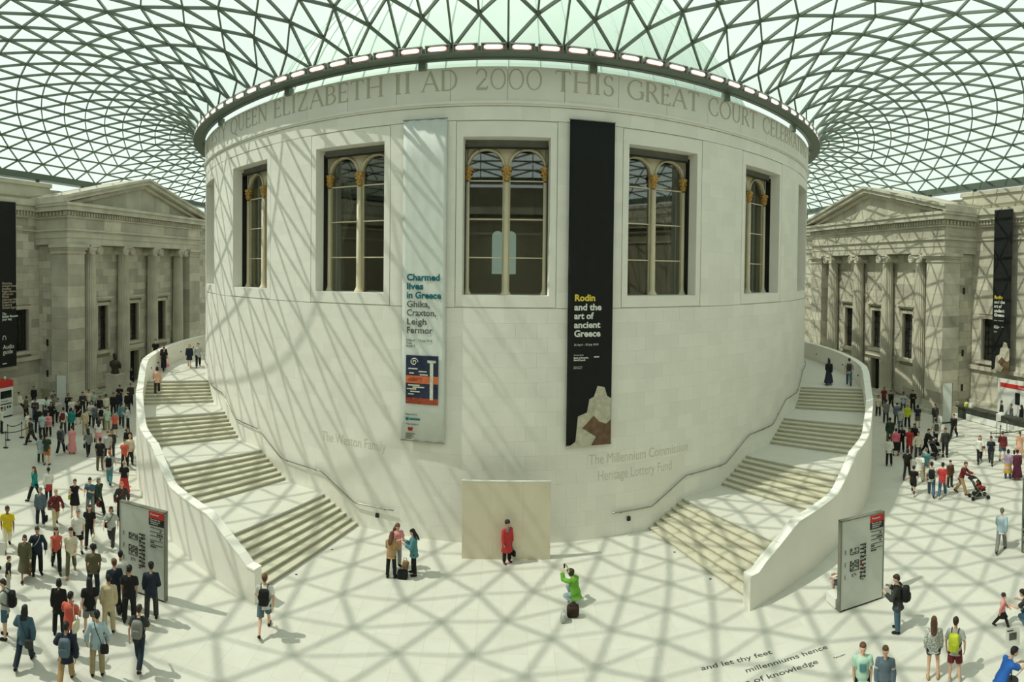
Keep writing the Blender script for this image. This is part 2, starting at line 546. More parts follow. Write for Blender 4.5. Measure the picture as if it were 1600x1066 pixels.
# carved Roman capitals: strokes (x0, y0, x1, y1, width), arcs (cx, cy, rx, ry, a0, a1, width), serifs (x, y, length)
TK, TN = .13, .06
GLY = {
 'A': (.86, [('l', .05, 0, .42, 1, TN), ('l', .42, 1, .81, 0, TK), ('l', .2, .36, .64, .36, TN), ('s', .05, 0, .2), ('s', .81, 0, .22)]),
 'B': (.66, [('l', .12, 0, .12, 1, TK), ('a', .3, .76, .24, .24, -90, 90, .1), ('a', .32, .27, .28, .27, -90, 90, .1), ('l', .12, 1, .3, 1, TN), ('l', .12, .52, .32, .52, TN), ('l', .12, 0, .32, 0, TN), ('s', .12, 1, .2), ('s', .12, 0, .2)]),
 'C': (.82, [('a', .48, .5, .43, .5, 50, 310, .11), ('l', .75, .72, .75, .94, TN), ('l', .75, .06, .75, .28, TN)]),
 'D': (.86, [('l', .12, 0, .12, 1, TK), ('a', .36, .5, .42, .5, -90, 90, .11), ('l', .12, 1, .36, 1, TN), ('l', .12, 0, .36, 0, TN), ('s', .12, 1, .2), ('s', .12, 0, .2)]),
 'E': (.6, [('l', .12, 0, .12, 1, TK), ('l', .12, 1, .52, 1, TN), ('l', .12, .52, .44, .52, TN), ('l', .12, 0, .55, 0, TN), ('l', .52, .86, .52, 1, TN), ('l', .55, 0, .55, .15, TN), ('l', .44, .44, .44, .6, .05), ('s', .12, 1, .2), ('s', .12, 0, .2)]),
 'G': (.88, [('a', .48, .5, .43, .5, 50, 340, .11), ('l', .75, .72, .75, .94, TN), ('l', .8, .05, .8, .42, TK), ('s', .78, .42, .24)]),
 'H': (.9, [('l', .13, 0, .13, 1, TK), ('l', .76, 0, .76, 1, TK), ('l', .13, .52, .76, .52, TN)] + [('s', x, y, .24) for x in (.13, .76) for y in (0, 1)]),
 'I': (.32, [('l', .16, 0, .16, 1, TK), ('s', .16, 0, .25), ('s', .16, 1, .25)]),
 'J': (.4, [('l', .2, .0, .2, 1, TK), ('a', .06, 0, .14, .2, -90, 0, .09), ('s', .2, 1, .25)]),
 'L': (.58, [('l', .12, 0, .12, 1, TK), ('l', .12, 0, .54, 0, TN), ('l', .54, 0, .54, .16, TN), ('s', .12, 1, .24), ('s', .12, 0, .2)]),
 'M': (1.0, [('l', .1, 0, .18, 1, TN), ('l', .18, 1, .5, .05, TK), ('l', .5, .05, .82, 1, TN), ('l', .82, 1, .9, 0, TK), ('s', .1, 0, .2), ('s', .9, 0, .22)]),
 'N': (.88, [('l', .12, 0, .12, 1, TN), ('l', .12, 1, .76, 0, TK), ('l', .76, 0, .76, 1, TN), ('s', .12, 0, .2), ('s', .1, 1, .2), ('s', .76, 1, .2)]),
 'O': (.98, [('a', .49, .5, .44, .5, 0, 360, .11)]),
 'Q': (.98, [('a', .49, .5, .44, .5, 0, 360, .11), ('l', .5, .04, .95, -.22, .09)]),
 'R': (.76, [('l', .12, 0, .12, 1, TK), ('a', .32, .75, .24, .25, -90, 90, .1), ('l', .12, 1, .32, 1, TN), ('l', .12, .5, .32, .5, TN), ('l', .34, .5, .72, 0, TK), ('s', .12, 1, .2), ('s', .12, 0, .22), ('s', .72, 0, .16)]),
 'S': (.58, [('a', .29, .75, .2, .25, 30, 270, .1), ('a', .28, .25, .22, .26, -150, 90, .1), ('l', .47, .78, .47, .95, .05), ('l', .08, .05, .08, .24, .05)]),
 'T': (.74, [('l', .37, 0, .37, 1, TK), ('l', .05, 1, .69, 1, TN), ('l', .05, .85, .05, 1, .05), ('l', .69, .85, .69, 1, .05), ('s', .37, 0, .25)]),
 'U': (.86, [('l', .13, .35, .13, 1, TK), ('l', .72, .35, .72, 1, TN), ('a', .425, .36, .295, .36, 180, 360, .1), ('s', .13, 1, .24), ('s', .72, 1, .2)]),
 'Y': (.8, [('l', .06, 1, .4, .5, TK), ('l', .4, .5, .74, 1, TN), ('l', .4, 0, .4, .5, TK), ('s', .06, 1, .22), ('s', .74, 1, .18), ('s', .4, 0, .25)]),
 'Z': (.74, [('l', .08, 1, .66, 1, TN), ('l', .64, 1, .1, 0, TK), ('l', .1, 0, .68, 0, TN), ('l', .08, .85, .08, 1, .05), ('l', .68, 0, .68, .16, .05)]),
 '0': (.88, [('a', .44, .5, .38, .5, 0, 360, .09)]),
 '2': (.72, [('a', .35, .7, .27, .3, -20, 170, .1), ('l', .58, .55, .1, .03, .1), ('l', .08, .02, .66, .02, TK), ('l', .66, .02, .68, .16, .05)]),
}
CARVE = mat('carved_letter_shade', rgb(192, 190, 168), .9)  # darker stone tone stands in for shade inside the cut letters
def carve(word, a0, a1, zb, zh, r, name='carved_letter', d=.012):
    tot = sum(GLY[c][0] for c in word) + .1*(len(word) - 1)
    x = 0
    sc = math.radians(a1 - a0)*r/(tot*zh)       # horizontal stretch
    for c in word:
        mb = MB()
        def Q(px, py, rr):
            a = math.radians(a0) + (x + px)*sc*zh/r
            return (rr*math.sin(a), -rr*math.cos(a), zb + py*zh)
        def quad(p):
            V = [Q(q[0], q[1], r - .01) for q in p] + [Q(q[0], q[1], r + d) for q in p]
            mb.hexa(V)
        for g_ in GLY[c][1]:
            if g_[0] == 'l':
                _, x0, y0, x1, y1, w = g_
                L = math.hypot(x1 - x0, y1 - y0)
                nx, ny = -(y1 - y0)/L*w/2, (x1 - x0)/L*w/2
                quad([(x0 + nx, y0 + ny), (x0 - nx, y0 - ny), (x1 - nx, y1 - ny), (x1 + nx, y1 + ny)])
            elif g_[0] == 's':
                _, px, py, l = g_
                quad([(px - l/2, py - .02), (px + l/2, py - .02), (px + l/2, py + .025), (px - l/2, py + .025)])
            else:
                _, cx, cy, ax, ay, b0, b1, w = g_
                n = max(6, int((b1 - b0)/20))
                P = []
                for i in range(n + 1):
                    t = math.radians(b0 + (b1 - b0)*i/n)
                    ww = w*(.45 + .55*abs(math.cos(t)))
                    P.append(((cx + (ax - ww/2)*math.cos(t), cy + (ay - ww/2)*math.sin(t)), (cx + (ax + ww/2)*math.cos(t), cy + (ay + ww/2)*math.sin(t))))
                for i in range(n):
                    quad([P[i][0], P[i][1], P[i + 1][1], P[i + 1][0]])
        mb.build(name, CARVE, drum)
        x += GLY[c][0] + .1
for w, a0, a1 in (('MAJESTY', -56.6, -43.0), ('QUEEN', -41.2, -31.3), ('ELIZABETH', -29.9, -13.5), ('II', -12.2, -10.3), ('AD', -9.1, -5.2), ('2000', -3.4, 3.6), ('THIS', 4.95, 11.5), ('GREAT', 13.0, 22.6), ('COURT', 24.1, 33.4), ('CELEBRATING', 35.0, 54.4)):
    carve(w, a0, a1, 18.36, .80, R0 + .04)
FAINT = mat('shallow_carving_shade', rgb(212, 209, 190), .9)  # slightly darker colour imitates the shade of shallow cutting
def on_drum(a0, zb, r=R0):
    def f(x, y, z):
        a = math.radians(a0) + x/R0
        return Vector(((r + z)*math.sin(a), -(r + z)*math.cos(a), zb + y))
    return f
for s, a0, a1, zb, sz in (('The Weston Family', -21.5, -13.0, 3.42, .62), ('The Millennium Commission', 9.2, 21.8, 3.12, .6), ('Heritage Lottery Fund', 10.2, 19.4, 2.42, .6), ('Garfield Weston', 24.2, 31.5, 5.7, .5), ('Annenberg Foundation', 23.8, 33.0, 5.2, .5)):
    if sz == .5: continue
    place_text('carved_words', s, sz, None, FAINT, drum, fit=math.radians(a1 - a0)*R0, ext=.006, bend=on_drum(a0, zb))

# ring beam, clerestory and posts under the roof
MB().polar(22.05, 22.3, 0, 360, 19.52, 19.78, 128).build('ring_beam', STEEL_D, ceiling)
MB().polar(22.2, 22.82, 0, 360, 19.55, 19.62, 128).build('ring_shelf', STEEL_D, ceiling)
MB().polar(22.12, 22.30, 0, 360, 19.78, 20.0, 128).build('ring_plate', STEEL_D, ceiling)
for k in range(20):
    MB().polar(21.9, 22.2, 18*k + 8.6, 18*k + 9.4, 19.2, 19.55, 1).build('ring_post', STEEL, ceiling)
MB().polar(21.55, 21.58, 0, 360, 19.2, 19.56, 128).build('clerestory_pane', GLASS_C, ceiling)
# dome seen through the roof
dome = empty('dome')
tag(dome, 'pale ribbed dome of the reading room above the glass roof', 'dome', kind='structure')
prof = [(20*math.cos(math.radians(t)), 13 + 20*math.sin(math.radians(t))) for t in range(19, 88, 3)]
MB().lathe(prof, 96).build('dome_shell', DOME_M, dome, smooth=True)
rp = [(0, -20.04*math.cos(math.radians(t)), 13 + 20.04*math.sin(math.radians(t))) for t in range(19, 88, 6)]
rib = MB()
rib.tube(rp, .035, 4)
rib_me = rib.mesh('dome_rib')
for k in range(-20, 21):
    o = link('dome_rib', rib_me, DOME_R, dome)
    o.rotation_euler = (0, 0, math.radians(k*4.5))

# ------------------------------------------------------------------ ring of floodlights
LAMP = mat('lamp_glass', rgb(250, 228, 215), .3, emit=(1, .87, .8, .9))
LAMP_D = mat('lamp_reflector', rgb(172, 136, 124), .4, metal=.2)
def flood_meshes():
    w = 1.09*.88/2
    h = MB()                                   # open-fronted housing, leaning out over the court
    h.hexa([(-w, -.08, 0), (w, -.08, 0), (w, .08, 0), (-w, .08, 0), (-w, -.05, .05), (w, -.05, .05), (w, .08, .05), (-w, .08, .05)])
    h.hexa([(-w, .05, .05), (w, .05, .05), (w, .08, .05), (-w, .08, .05), (-w, .04, .31), (w, .04, .31), (w, .08, .31), (-w, .08, .31)])
    h.hexa([(-w, -.16, .29), (w, -.16, .29), (w, .08, .325), (-w, .08, .325), (-w, -.15, .32), (w, -.15, .32), (w, .08, .345), (-w, .08, .345)])
    for s in (-1, 1):
        h.box(s*w - .015, s*w + .015, -.12, .08, .0, .325)
    b = MB()
    b.box(-w + .04, w - .04, .0, .045, .08, .28)
    l = MB()
    l.tube([(-w*.80, -.05, .19), (-w*.6, -.05, .19), (w*.5, -.05, .19), (w*.72, -.05, .19)], [.05, .09, .09, .06], 8)
    br = MB()
    br.box(w + .016, w + .09, -.06, .07, 0, .12)
    return h.mesh('housing'), b.mesh('reflector'), l.mesh('lamp_tube', True), br.mesh('bracket')
fm = flood_meshes()
for k in range(-25, 25):
    a = math.radians(360/128*(k + .5))
    o = empty('floodlight', (22.62*math.sin(a), -22.62*math.cos(a), 19.625), a)
    tag(o, 'warm floodlight in the ring of lamps round the drum top', 'floodlight', 'floodlights round the top of the drum')
    for nm, me, m in (('housing', fm[0], mat('lamp_housing', rgb(150, 160, 148), .4, metal=.2)), ('reflector', fm[1], LAMP_D), ('lamp_tube', fm[2], LAMP), ('bracket', fm[3], STEEL)):
        link(nm, me, m, o)

# ------------------------------------------------------------------ windows of the drum
def arch_cell(mb, x0, x1, z0, z1, m, zs, y0, y1, n=14):
    """a panel with a round-headed opening; m = side margin, zs = springing height"""
    cx, r = (x0 + x1)/2, (x1 - x0)/2 - m
    inner = [(x0 + m, z0), (x0 + m, zs)] + [(cx - r*math.cos(math.pi*i/n), zs + r*math.sin(math.pi*i/n)) for i in range(1, n)] + [(x1 - m, zs), (x1 - m, z0)]
    outer = [(x0, z0), (x0, zs)]
    for i in range(1, n):
        t = i/n
        if t < .25: outer.append((x0, zs + (z1 - zs)*t/.25))
        elif t > .75: outer.append((x1, zs + (z1 - zs)*(1 - t)/.25))
        else: outer.append((x0 + (x1 - x0)*(t - .25)/.5, z1))
    outer += [(x1, zs), (x1, z0)]
    N = len(inner)
    V = [(p[0], y0, p[1]) for p in outer] + [(p[0], y0, p[1]) for p in inner] + [(p[0], y1, p[1]) for p in outer] + [(p[0], y1, p[1]) for p in inner]
    F = []
    for i in range(N - 1):
        F += [(i, i + 1, N + i + 1, N + i), (2*N + i, 3*N + i, 3*N + i + 1, 2*N + i + 1), (N + i, N + i + 1, 3*N + i + 1, 3*N + i), (i, 2*N + i, 2*N + i + 1, i + 1)]
    F += [(0, N, 3*N, 2*N), (N - 1, 3*N - 1, 4*N - 1, 2*N - 1)]
    mb.add(V, F)
    return cx, r
def capital(mb, x, y, z):
    mb.lathe([(.11, 0), (.12, .05), (.11, .1), (.13, .25), (.17, .42), (.2, .5), (.2, .55)], 12, (x, y, z))
    for i in range(8):
        a = 2*math.pi*i/8
        for zz, rr in ((.14, .12), (.30, .15), (.46, .19)):
            mb.ball((x + rr*math.cos(a + zz*2), y + rr*math.sin(a + zz*2), z + zz), (.05, .05, .065), 6, 4)
LIT = mat('daylit_far_window', rgb(150, 176, 160), .5, emit=(.42, .56, .47, .55))
wnames = {0: 'between the two tall banners', -1: 'beside the white banner', 1: 'beside the black banner', -2: 'with one arch showing, nearer the dim west portico', 2: 'with one arch showing, nearer the sunlit east portico', -3: 'edge-on at the west side of the drum', 3: 'edge-on at the east side of the drum'}
for n, k in enumerate((0, -1, 1, -2, 2, -3, 3)):
    a = math.radians(18*k)
    win = empty('window_%d' % (n + 1), (R0*math.sin(a), -R0*math.cos(a), 0), a)
    tag(win, 'twin-arched drum window ' + wnames[k], 'window', kind='structure')
    # stone surround following the curve (built about the axis, so undo the window's own placement)
    sur = MB()
    for (b0, b1, z0, z1) in ((-WA + .08, -OA, 9.63, 17.1), (OA, WA - .08, 9.63, 17.1), (-OA, OA, 9.63, 10.1), (-OA, OA, 16.49, 17.1)):
        s2 = MB().polar(R0 - .9, R0 - .002, b0, b1, z0, z1, 4)
        sur.add([(x, y + R0, z) for x, y, z in s2.v], s2.f)
    sur.build('stone_surround', STONE_W, win)
    W = 1.765
    hd = MB()
    hd.box(-W + .02, W - .02, .72, .98, 16.18, 16.5)
    hd.build('lintel_beam', mat('grey_marble', rgb(120, 122, 110), .6, .15, 2), win)
    for q in ((-W, -W + .07, .62, 1.0, 10.1, 16.3), (W - .07, W, .62, 1.0, 10.1, 16.3), (-W, W, .62, .7, 16.12, 16.19)):
        MB().box(*q).build('metal_frame', DARK, win)
    side = MB()
    side.box(-W - .1, -1.62, 1.0, 1.5, 10.0, 16.7); side.box(1.62, W + .1, 1.0, 1.5, 10.0, 16.7)
    side.box(-W - .1, W + .1, 1.0, 1.5, 16.55, 16.9); side.box(-W - .1, W + .1, .8, 1.5, 9.9, 10.06)
    side.build('inner_reveal', PLASTER, win)
    ap = MB()
    zs = 15.42
    cs = [arch_cell(ap, x0, x1, 14.9, 16.56, .09, zs, 1.0, 1.18) for x0, x1 in ((-1.65, -.075), (.075, 1.65))]
    ap.box(-.075, .075, 1.0, 1.18, 14.9, 16.56)
    ap.box(-1.65, -1.56, 1.0, 1.18, 10.06, 14.9); ap.box(1.56, 1.65, 1.0, 1.18, 10.06, 14.9); ap.box(-.16, .16, 1.06, 1.18, 10.06, 14.9)
    ap.build('arch_frame', PLASTER, win)
    for cx, r in cs:
        MB().tube([(cx - (r + .06)*math.cos(math.pi*i/20), .98, zs + (r + .06)*math.sin(math.pi*i/20)) for i in range(21)], .06, 6).build('archivolt', PLASTER, win, smooth=True)
    for x, rr in ((0, .13), (-1.62, .09), (1.62, .09)):
        c = MB()
        c.lathe([(rr + .09, 0), (rr + .09, .08), (rr + .05, .14), (rr + .02, .2), (rr, .3), (rr*.9, 4.72)], 14, (x, .95, 10.06))
        c.build('column', PLASTER, win, smooth=True)
        g2 = MB(); capital(g2, x, .95, 14.86); g2.build('capital', GOLD, win)
    for z in (14.85, 13.25, 11.64):
        for x0, x1 in ((-1.6, -.12), (.12, 1.6)):
            MB().box(x0, x1, 1.02, 1.08, z - .025, z + .025).build('transom', PLASTER, win)
    for x0, x1 in ((-1.58, -.1), (.1, 1.58)):
        for z0, z1 in ((10.06, 11.62), (11.66, 13.23), (13.27, 14.83), (14.87, 16.4)):
            MB().box(x0, x1, 1.10, 1.12, z0, z1).build('pane', GLASS_W, win)
    rm = MB()                                   # dim room behind the glass
    rm.box(-2.6, -2.5, 1.5, 9, 9.5, 17); rm.box(2.5, 2.6, 1.5, 9, 9.5, 17); rm.box(-2.6, 2.6, 9, 9.1, 9.5, 17)
    rm.box(-2.6, 2.6, 1.2, 9.1, 9.4, 9.5); rm.box(-2.6, 2.6, 1.5, 9.1, 17, 17.1)
    rm.build('inner_room', INTERIOR, win)
    for s in (-1, 1):
        cu = MB()
        for f in range(5):
            x = s*(1.5 - .1*f)
            cu.tube([(s*(1.5 - .05*f), 1.75 + .05*(f % 2), 15.9), (x - s*.25, 1.75 + .05*(f % 2), 14.0), (s*1.46, 1.75, 12.2), (s*(1.48 - .04*f), 1.75, 10.1)], [.07, .07, .05, .07], 6)
        if k: cu.build('curtain', mat('drab_curtain', rgb(128, 120, 96), .9), win, smooth=True)
    # far daylit twin window
    for cx in (-.34, .34):
        lw = MB()
        pts = [(cx - .3, 0)] + [(cx - .3*math.cos(math.pi*i/8), 2.0 + .3*math.sin(math.pi*i/8)) for i in range(9)] + [(cx + .3, 0)]
        lw.prism(pts, .04, frame_m((-.1 if k == 0 else -.4*k, 8.0, 10.9), (1, 0, 0), (0, 0, 1)))
        lw.build('far_window', LIT, win)
# ------------------------------------------------------------------ curved staircases
EA, EB = 24.8, 29.8
def r_out(a): return 1/math.sqrt((math.sin(a)/EA)**2 + (math.cos(a)/EB)**2)
def r_in(a): return r_out(a) - .36
FL = [(16.55, 21.15), (27.7, 32.5), (38.9, 43.6), (49.9, 54.4)]
RISE = 1.02/7
def stair_z(phi):                              # smooth level of the flight at angle phi (deg)
    z = 0
    for a0, a1 in FL:
        if phi >= a1: z += 1.02
        elif phi > a0: return z + 1.02*(phi - a0)/(a1 - a0)
    return z
def staircase(s, label):
    st = empty('staircase')
    tag(st, label, 'staircase')
    z = 0
    cells = []
    for f, (a0, a1) in enumerate(FL):
        da = (a1 - a0)/6
        nxt = FL[f + 1][0] if f < 3 else 97.
        for i in range(7):
            z += RISE
            b0 = a0 + da*i
            b1 = b0 + da if i < 6 else nxt
            cells.append((b0, b1, z, i == 6))
    for b0, b1, z, land in cells:
        mb = MB()
        seg = 2 if not land else max(4, int((b1 - b0)/2))
        n = .0012*57.3                         # nosing over a shadow recess
        for r0, r1, c0, c1, z0, z1 in ((R0 - .05, r_in, b0 - n, b1 + .05, z - .055, z), (R0 - .05, r_in, b0 + n*.8, b1 + .05, max(-.02, z - RISE - .05), z - .055)):
            lo, hi = (s*c0, s*c1) if s > 0 else (s*c1, s*c0)
            mb.polar(r0, r1, lo, hi, z0, z1, seg)
        mb.build('landing' if land else 'step', STEP_S if not land else FLOOR_S, st)
    base = MB()
    for b0, b1, z, land in cells:
        if z > .3:
            lo, hi = sorted((s*b0, s*b1))
            base.polar(R0 - .05, r_in, lo, hi, -.02, z - RISE - .03, 2 if not land else 8)
    base.build('stair_base', STONE_J, st)
    # outer parapet: wall and coping stones
    A = list(np.arange(15.75, 97.01, .75))
    prof = lambda p: 1.10 + (stair_z(p + .4) if p > 16.6 else 0) + (.12 if p > 55 else 0)
    wall, V, F = MB(), [], []
    for p in A:
        a = math.radians(p)
        for rr, zz in ((r_in(a), -.02), (r_out(a), -.02), (r_out(a), prof(p)), (r_in(a), prof(p))):
            V.append((s*rr*math.sin(a), -rr*math.cos(a), zz))
    for i in range(len(A) - 1):
        for k in range(4):
            F.append((4*i + k, 4*i + (k + 1) % 4, 4*i + 4 + (k + 1) % 4, 4*i + 4 + k))
    F += [(3, 2, 1, 0), tuple(4*(len(A) - 1) + k for k in range(4))]
    wall.add(V, F)
    wall.build('parapet_wall', STONE_W, st)
    for i0 in range(0, len(A) - 1, 4):
        idx = A[i0:i0 + 5]
        if len(idx) < 2: continue
        mb, V, F = MB(), [], []
        for q, p in enumerate(idx):
            p2 = p + (.02 if q == 0 else -.02 if q == len(idx) - 1 else 0)
            a = math.radians(p2)
            for rr, dz in ((r_in(a) - .02, .001), (r_out(a) + .02, .001), (r_out(a) + .02, .06), (r_in(a) - .02, .06)):
                V.append((s*rr*math.sin(a), -rr*math.cos(a), prof(p2) + dz))
        for i in range(len(idx) - 1):
            for k in range(4):
                F.append((4*i + k, 4*i + (k + 1) % 4, 4*i + 4 + (k + 1) % 4, 4*i + 4 + k))
        F += [(3, 2, 1, 0), tuple(4*(len(idx) - 1) + k for k in range(4))]
        mb.add(V, F).build('coping_stone', STONE_W, st)
    # handrail on the drum
    pts = []
    for p in np.arange(11.9, 78, .6):
        a = math.radians(p)
        pts.append((s*22.10*math.sin(a), -22.10*math.cos(a), 1.02 + stair_z(p - .2)))
    hr = MB().tube(pts, .028, 6).build('handrail', CHROME, st, smooth=True)
    for p in np.arange(13, 76, 4.7):
        a = math.radians(p)
        z = .99 + stair_z(p - .2)
        MB().tube([(s*21.98*math.sin(a), -21.98*math.cos(a), z - .06), (s*22.10*math.sin(a), -22.10*math.cos(a), z)], .015, 5).build('bracket', DARK, hr)
    for p in (13.9,):
        a = math.radians(p)
        MB().box(-.07, .07, -.10, .02, .58, .74, M=Matrix.Translation((s*22*math.sin(a), -22*math.cos(a), 0)) @ Matrix.Rotation(s*a, 4, 'Z')).build('wall_lamp', DARK, st)
    for p in (58, 63, 68.5, 76, 82):
        a = math.radians(p)
        rr = r_in(a) - .01
        MB().ball((s*rr*math.sin(a), -rr*math.cos(a), 4.08 + .55), .06, 8, 5).build('step_light', DARK, st)
    return st
staircase(-1, 'curved white stone staircase with sunlit parapet beside the shaded west portico')
staircase(1, 'curved white stone staircase in half shade beside the sunlit east portico')

# ------------------------------------------------------------------ hoarding at the foot of the drum
hb = empty('hoarding', (0.13, -23.3, 0))
tag(hb, 'plain beige boxed-in panel at the foot of the drum behind the woman in red', 'hoarding')
BEIGE = mat('beige_board', rgb(220, 211, 188), .7, .03, 1.5)
for x0, x1 in ((-1.70, -.60), (-.59, .62), (.63, 1.70)):
    MB().box(x0, x1, 0, .05, 0, 3.0).build('board', BEIGE, hb)
MB().box(-1.70, -1.67, .05, .2, 0, 3.0).build('side_board', BEIGE, hb)
MB().box(1.67, 1.70, .05, .2, 0, 3.0).build('side_board', BEIGE, hb)
MB().box(-1.70, 1.70, -.005, .07, 3.0, 3.04).build('top_rail', WHITE, hb)

# ------------------------------------------------------------------ banners on the drum
def banner(name, label, a0, a1, z0, z1, cloth, inset=.14):
    am = math.radians((a0 + a1)/2)
    w = math.radians(a1 - a0)*(R0 + inset)
    b = empty(name, ((R0 + inset)*math.sin(am), -(R0 + inset)*math.cos(am), z0), am)
    tag(b, label, 'banner')
    mb = MB()
    n = 13
    V, F = [], []
    H = z1 - z0
    for i in range(n):
        x = -w/2 + w*i/(n - 1)
        y = .012*math.sin(i*1.9)
        for j in range(9):
            zz = H*j/8
            V += [(x, y - .006, zz), (x, y + .006, zz)]
    for i in range(n - 1):
        for j in range(8):
            p = (i*9 + j)*2; q = ((i + 1)*9 + j)*2
            F += [(p, q, q + 2, p + 2), (p + 1, p + 3, q + 3, q + 1)]
            if j == 0: F.append((p, p + 1, q + 1, q))
            if j == 7: F.append((p + 2, q + 2, q + 3, p + 3))
            if i == 0: F.append((p, p + 2, p + 3, p + 1))
            if i == n - 2: F.append((q, q + 1, q + 3, q + 2))
    mb.add(V, F).build('cloth', cloth, b, smooth=True, recalc=True)
    for zz in (0, H):
        MB().tube([(-w/2 - .03, 0, zz), (w/2 + .03, 0, zz)], .025, 8).build('rod', CHROME, b)
    for x in (-w/2 + .15, w/2 - .15):
        MB().tube([(x, 0, H), (x, inset - .01, H + .04)], .015, 5).build('bracket', CHROME, b)
    return b, w, H
FIT = {'Charmed': 1.40, 'lives': .70, 'in Greece': 1.46, 'Ghika,': .98, 'Craxton,': 1.25, 'Leigh': .83, 'Fermor': 1.10, 'Rodin': .86, 'and the': 1.16, 'art of': .83, 'ancient': 1.12, 'Greece': 1.12}
def lines(b, rows, x, m0=None, y=-.026):
    for s, size, z, m, bold in rows:
        f = FIT.get(s)
        place_text('lettering', s, size, frame_m((x, y, z), (1, 0, 0)), m, b, ext=.003, bold=bold, fit=f and f*size/.37)
bw, w, H = banner('banner', 'tall white banner reading Charmed lives in Greece hung on the drum', -11.0, -6.25, 4.05, 17.22, BANNER_W)
xl = -w/2 + .19
def zrow(py): return 17.22 - (py - 187)*(17.22 - 4.05)/(692 - 187) - 4.05
lines(bw, [('Charmed', .37, zrow(438), TEAL_INK, .012), ('lives', .37, zrow(452), TEAL_INK, .012), ('in Greece', .37, zrow(466), TEAL_INK, .012),
           ('Ghika,', .37, zrow(480), GREY_INK, .004), ('Craxton,', .37, zrow(493.5), GREY_INK, .004), ('Leigh', .37, zrow(507.5), GREY_INK, .004), ('Fermor', .37, zrow(521), GREY_INK, .004),
           ('8 March – 15 July 2018', .118, zrow(534), GREY_INK, 0), ('Free', .12, zrow(538.5), GREY_INK, 0), ('Room 5', .12, zrow(543), GREY_INK, 0),
           ('Supported by', .09, zrow(651), GREY_INK, 0), ('With thanks to', .09, zrow(666.5), GREY_INK, 0)], xl)
# generic seascape panel
def flat(b, name, x0, x1, z0, z1, m, y=-.03, t=.008):
    return MB().box(x0, x1, y - t, y, z0, z1).build(name, m, b)
NAVY = mat('print_navy', rgb(42, 50, 76), .7, .25, 6)
ORANGE = mat('print_orange', rgb(206, 110, 72), .7, .2, 7)
CREAMP = mat('print_cream', rgb(214, 214, 196), .7, .15, 9)
BRICKP = mat('print_brick', rgb(160, 72, 48), .7, .5, 14)
zt, zb_ = zrow(556), zrow(632.5)
x0, x1 = xl, xl + 1.38
pic = flat(bw, 'picture_panel', x0, x1, zb_, zt, NAVY)
flat(pic, 'orange_band', x0, x1, zrow(600), zrow(588), ORANGE, -.038)
flat(pic, 'brick_band', x0, x1, zb_, zrow(623), BRICKP, -.038)
for py, a, c in ((577, .1, .5), (581, .55, .9), (584, .15, .35), (586, .6, .95), (592, .2, .7), (595, .1, .5), (603, .1, .6), (606, .3, .8), (609, .05, .45), (613, .2, .6), (617, .1, .35)):
    flat(pic, 'wave_stroke', x0 + a*1.0, x0 + c*1.0, zrow(py) - .025, zrow(py) + .025, CREAMP if py < 588 or py > 600 else BRICKP, -.046)
MB().tube([(x0 + .35 + .17*(1 - t/22)*math.cos(t*.55), -.045, zt - .27 + .17*(1 - t/22)*math.sin(t*.55)) for t in range(20)], .022, 5).build('swirl', CREAMP, pic)
flat(pic, 'pale_post', x0 + 1.03, x0 + 1.17, zb_ + .2, zt - .28, CREAMP, -.046)
flat(pic, 'pale_post_top', x0 + .92, x0 + 1.28, zt - .28, zt - .18, CREAMP, -.046)
flat(bw, 'logo_bar', xl + .16, xl + .62, zrow(658.5), zrow(656), TEAL_INK)
flat(bw, 'logo_badge', xl, xl + .13, zrow(659.5), zrow(655), TEAL_INK)
for i in range(3): flat(bw, 'logo_mark', xl + .12 + .06*i, xl + .17 + .06*i, zrow(676), zrow(671.5), mat('print_red', rgb(160, 40, 34), .7))
flat(bw, 'logo_mark_top', xl + .1, xl + .32, zrow(673), zrow(670.8), MATS['print_red'])
for i in range(4): flat(bw, 'small_print', xl, xl + (.42, .3, .36, .25)[i], zrow(680.5 + 2.5*i) - .012, zrow(680.5 + 2.5*i) + .012, GREY_INK)

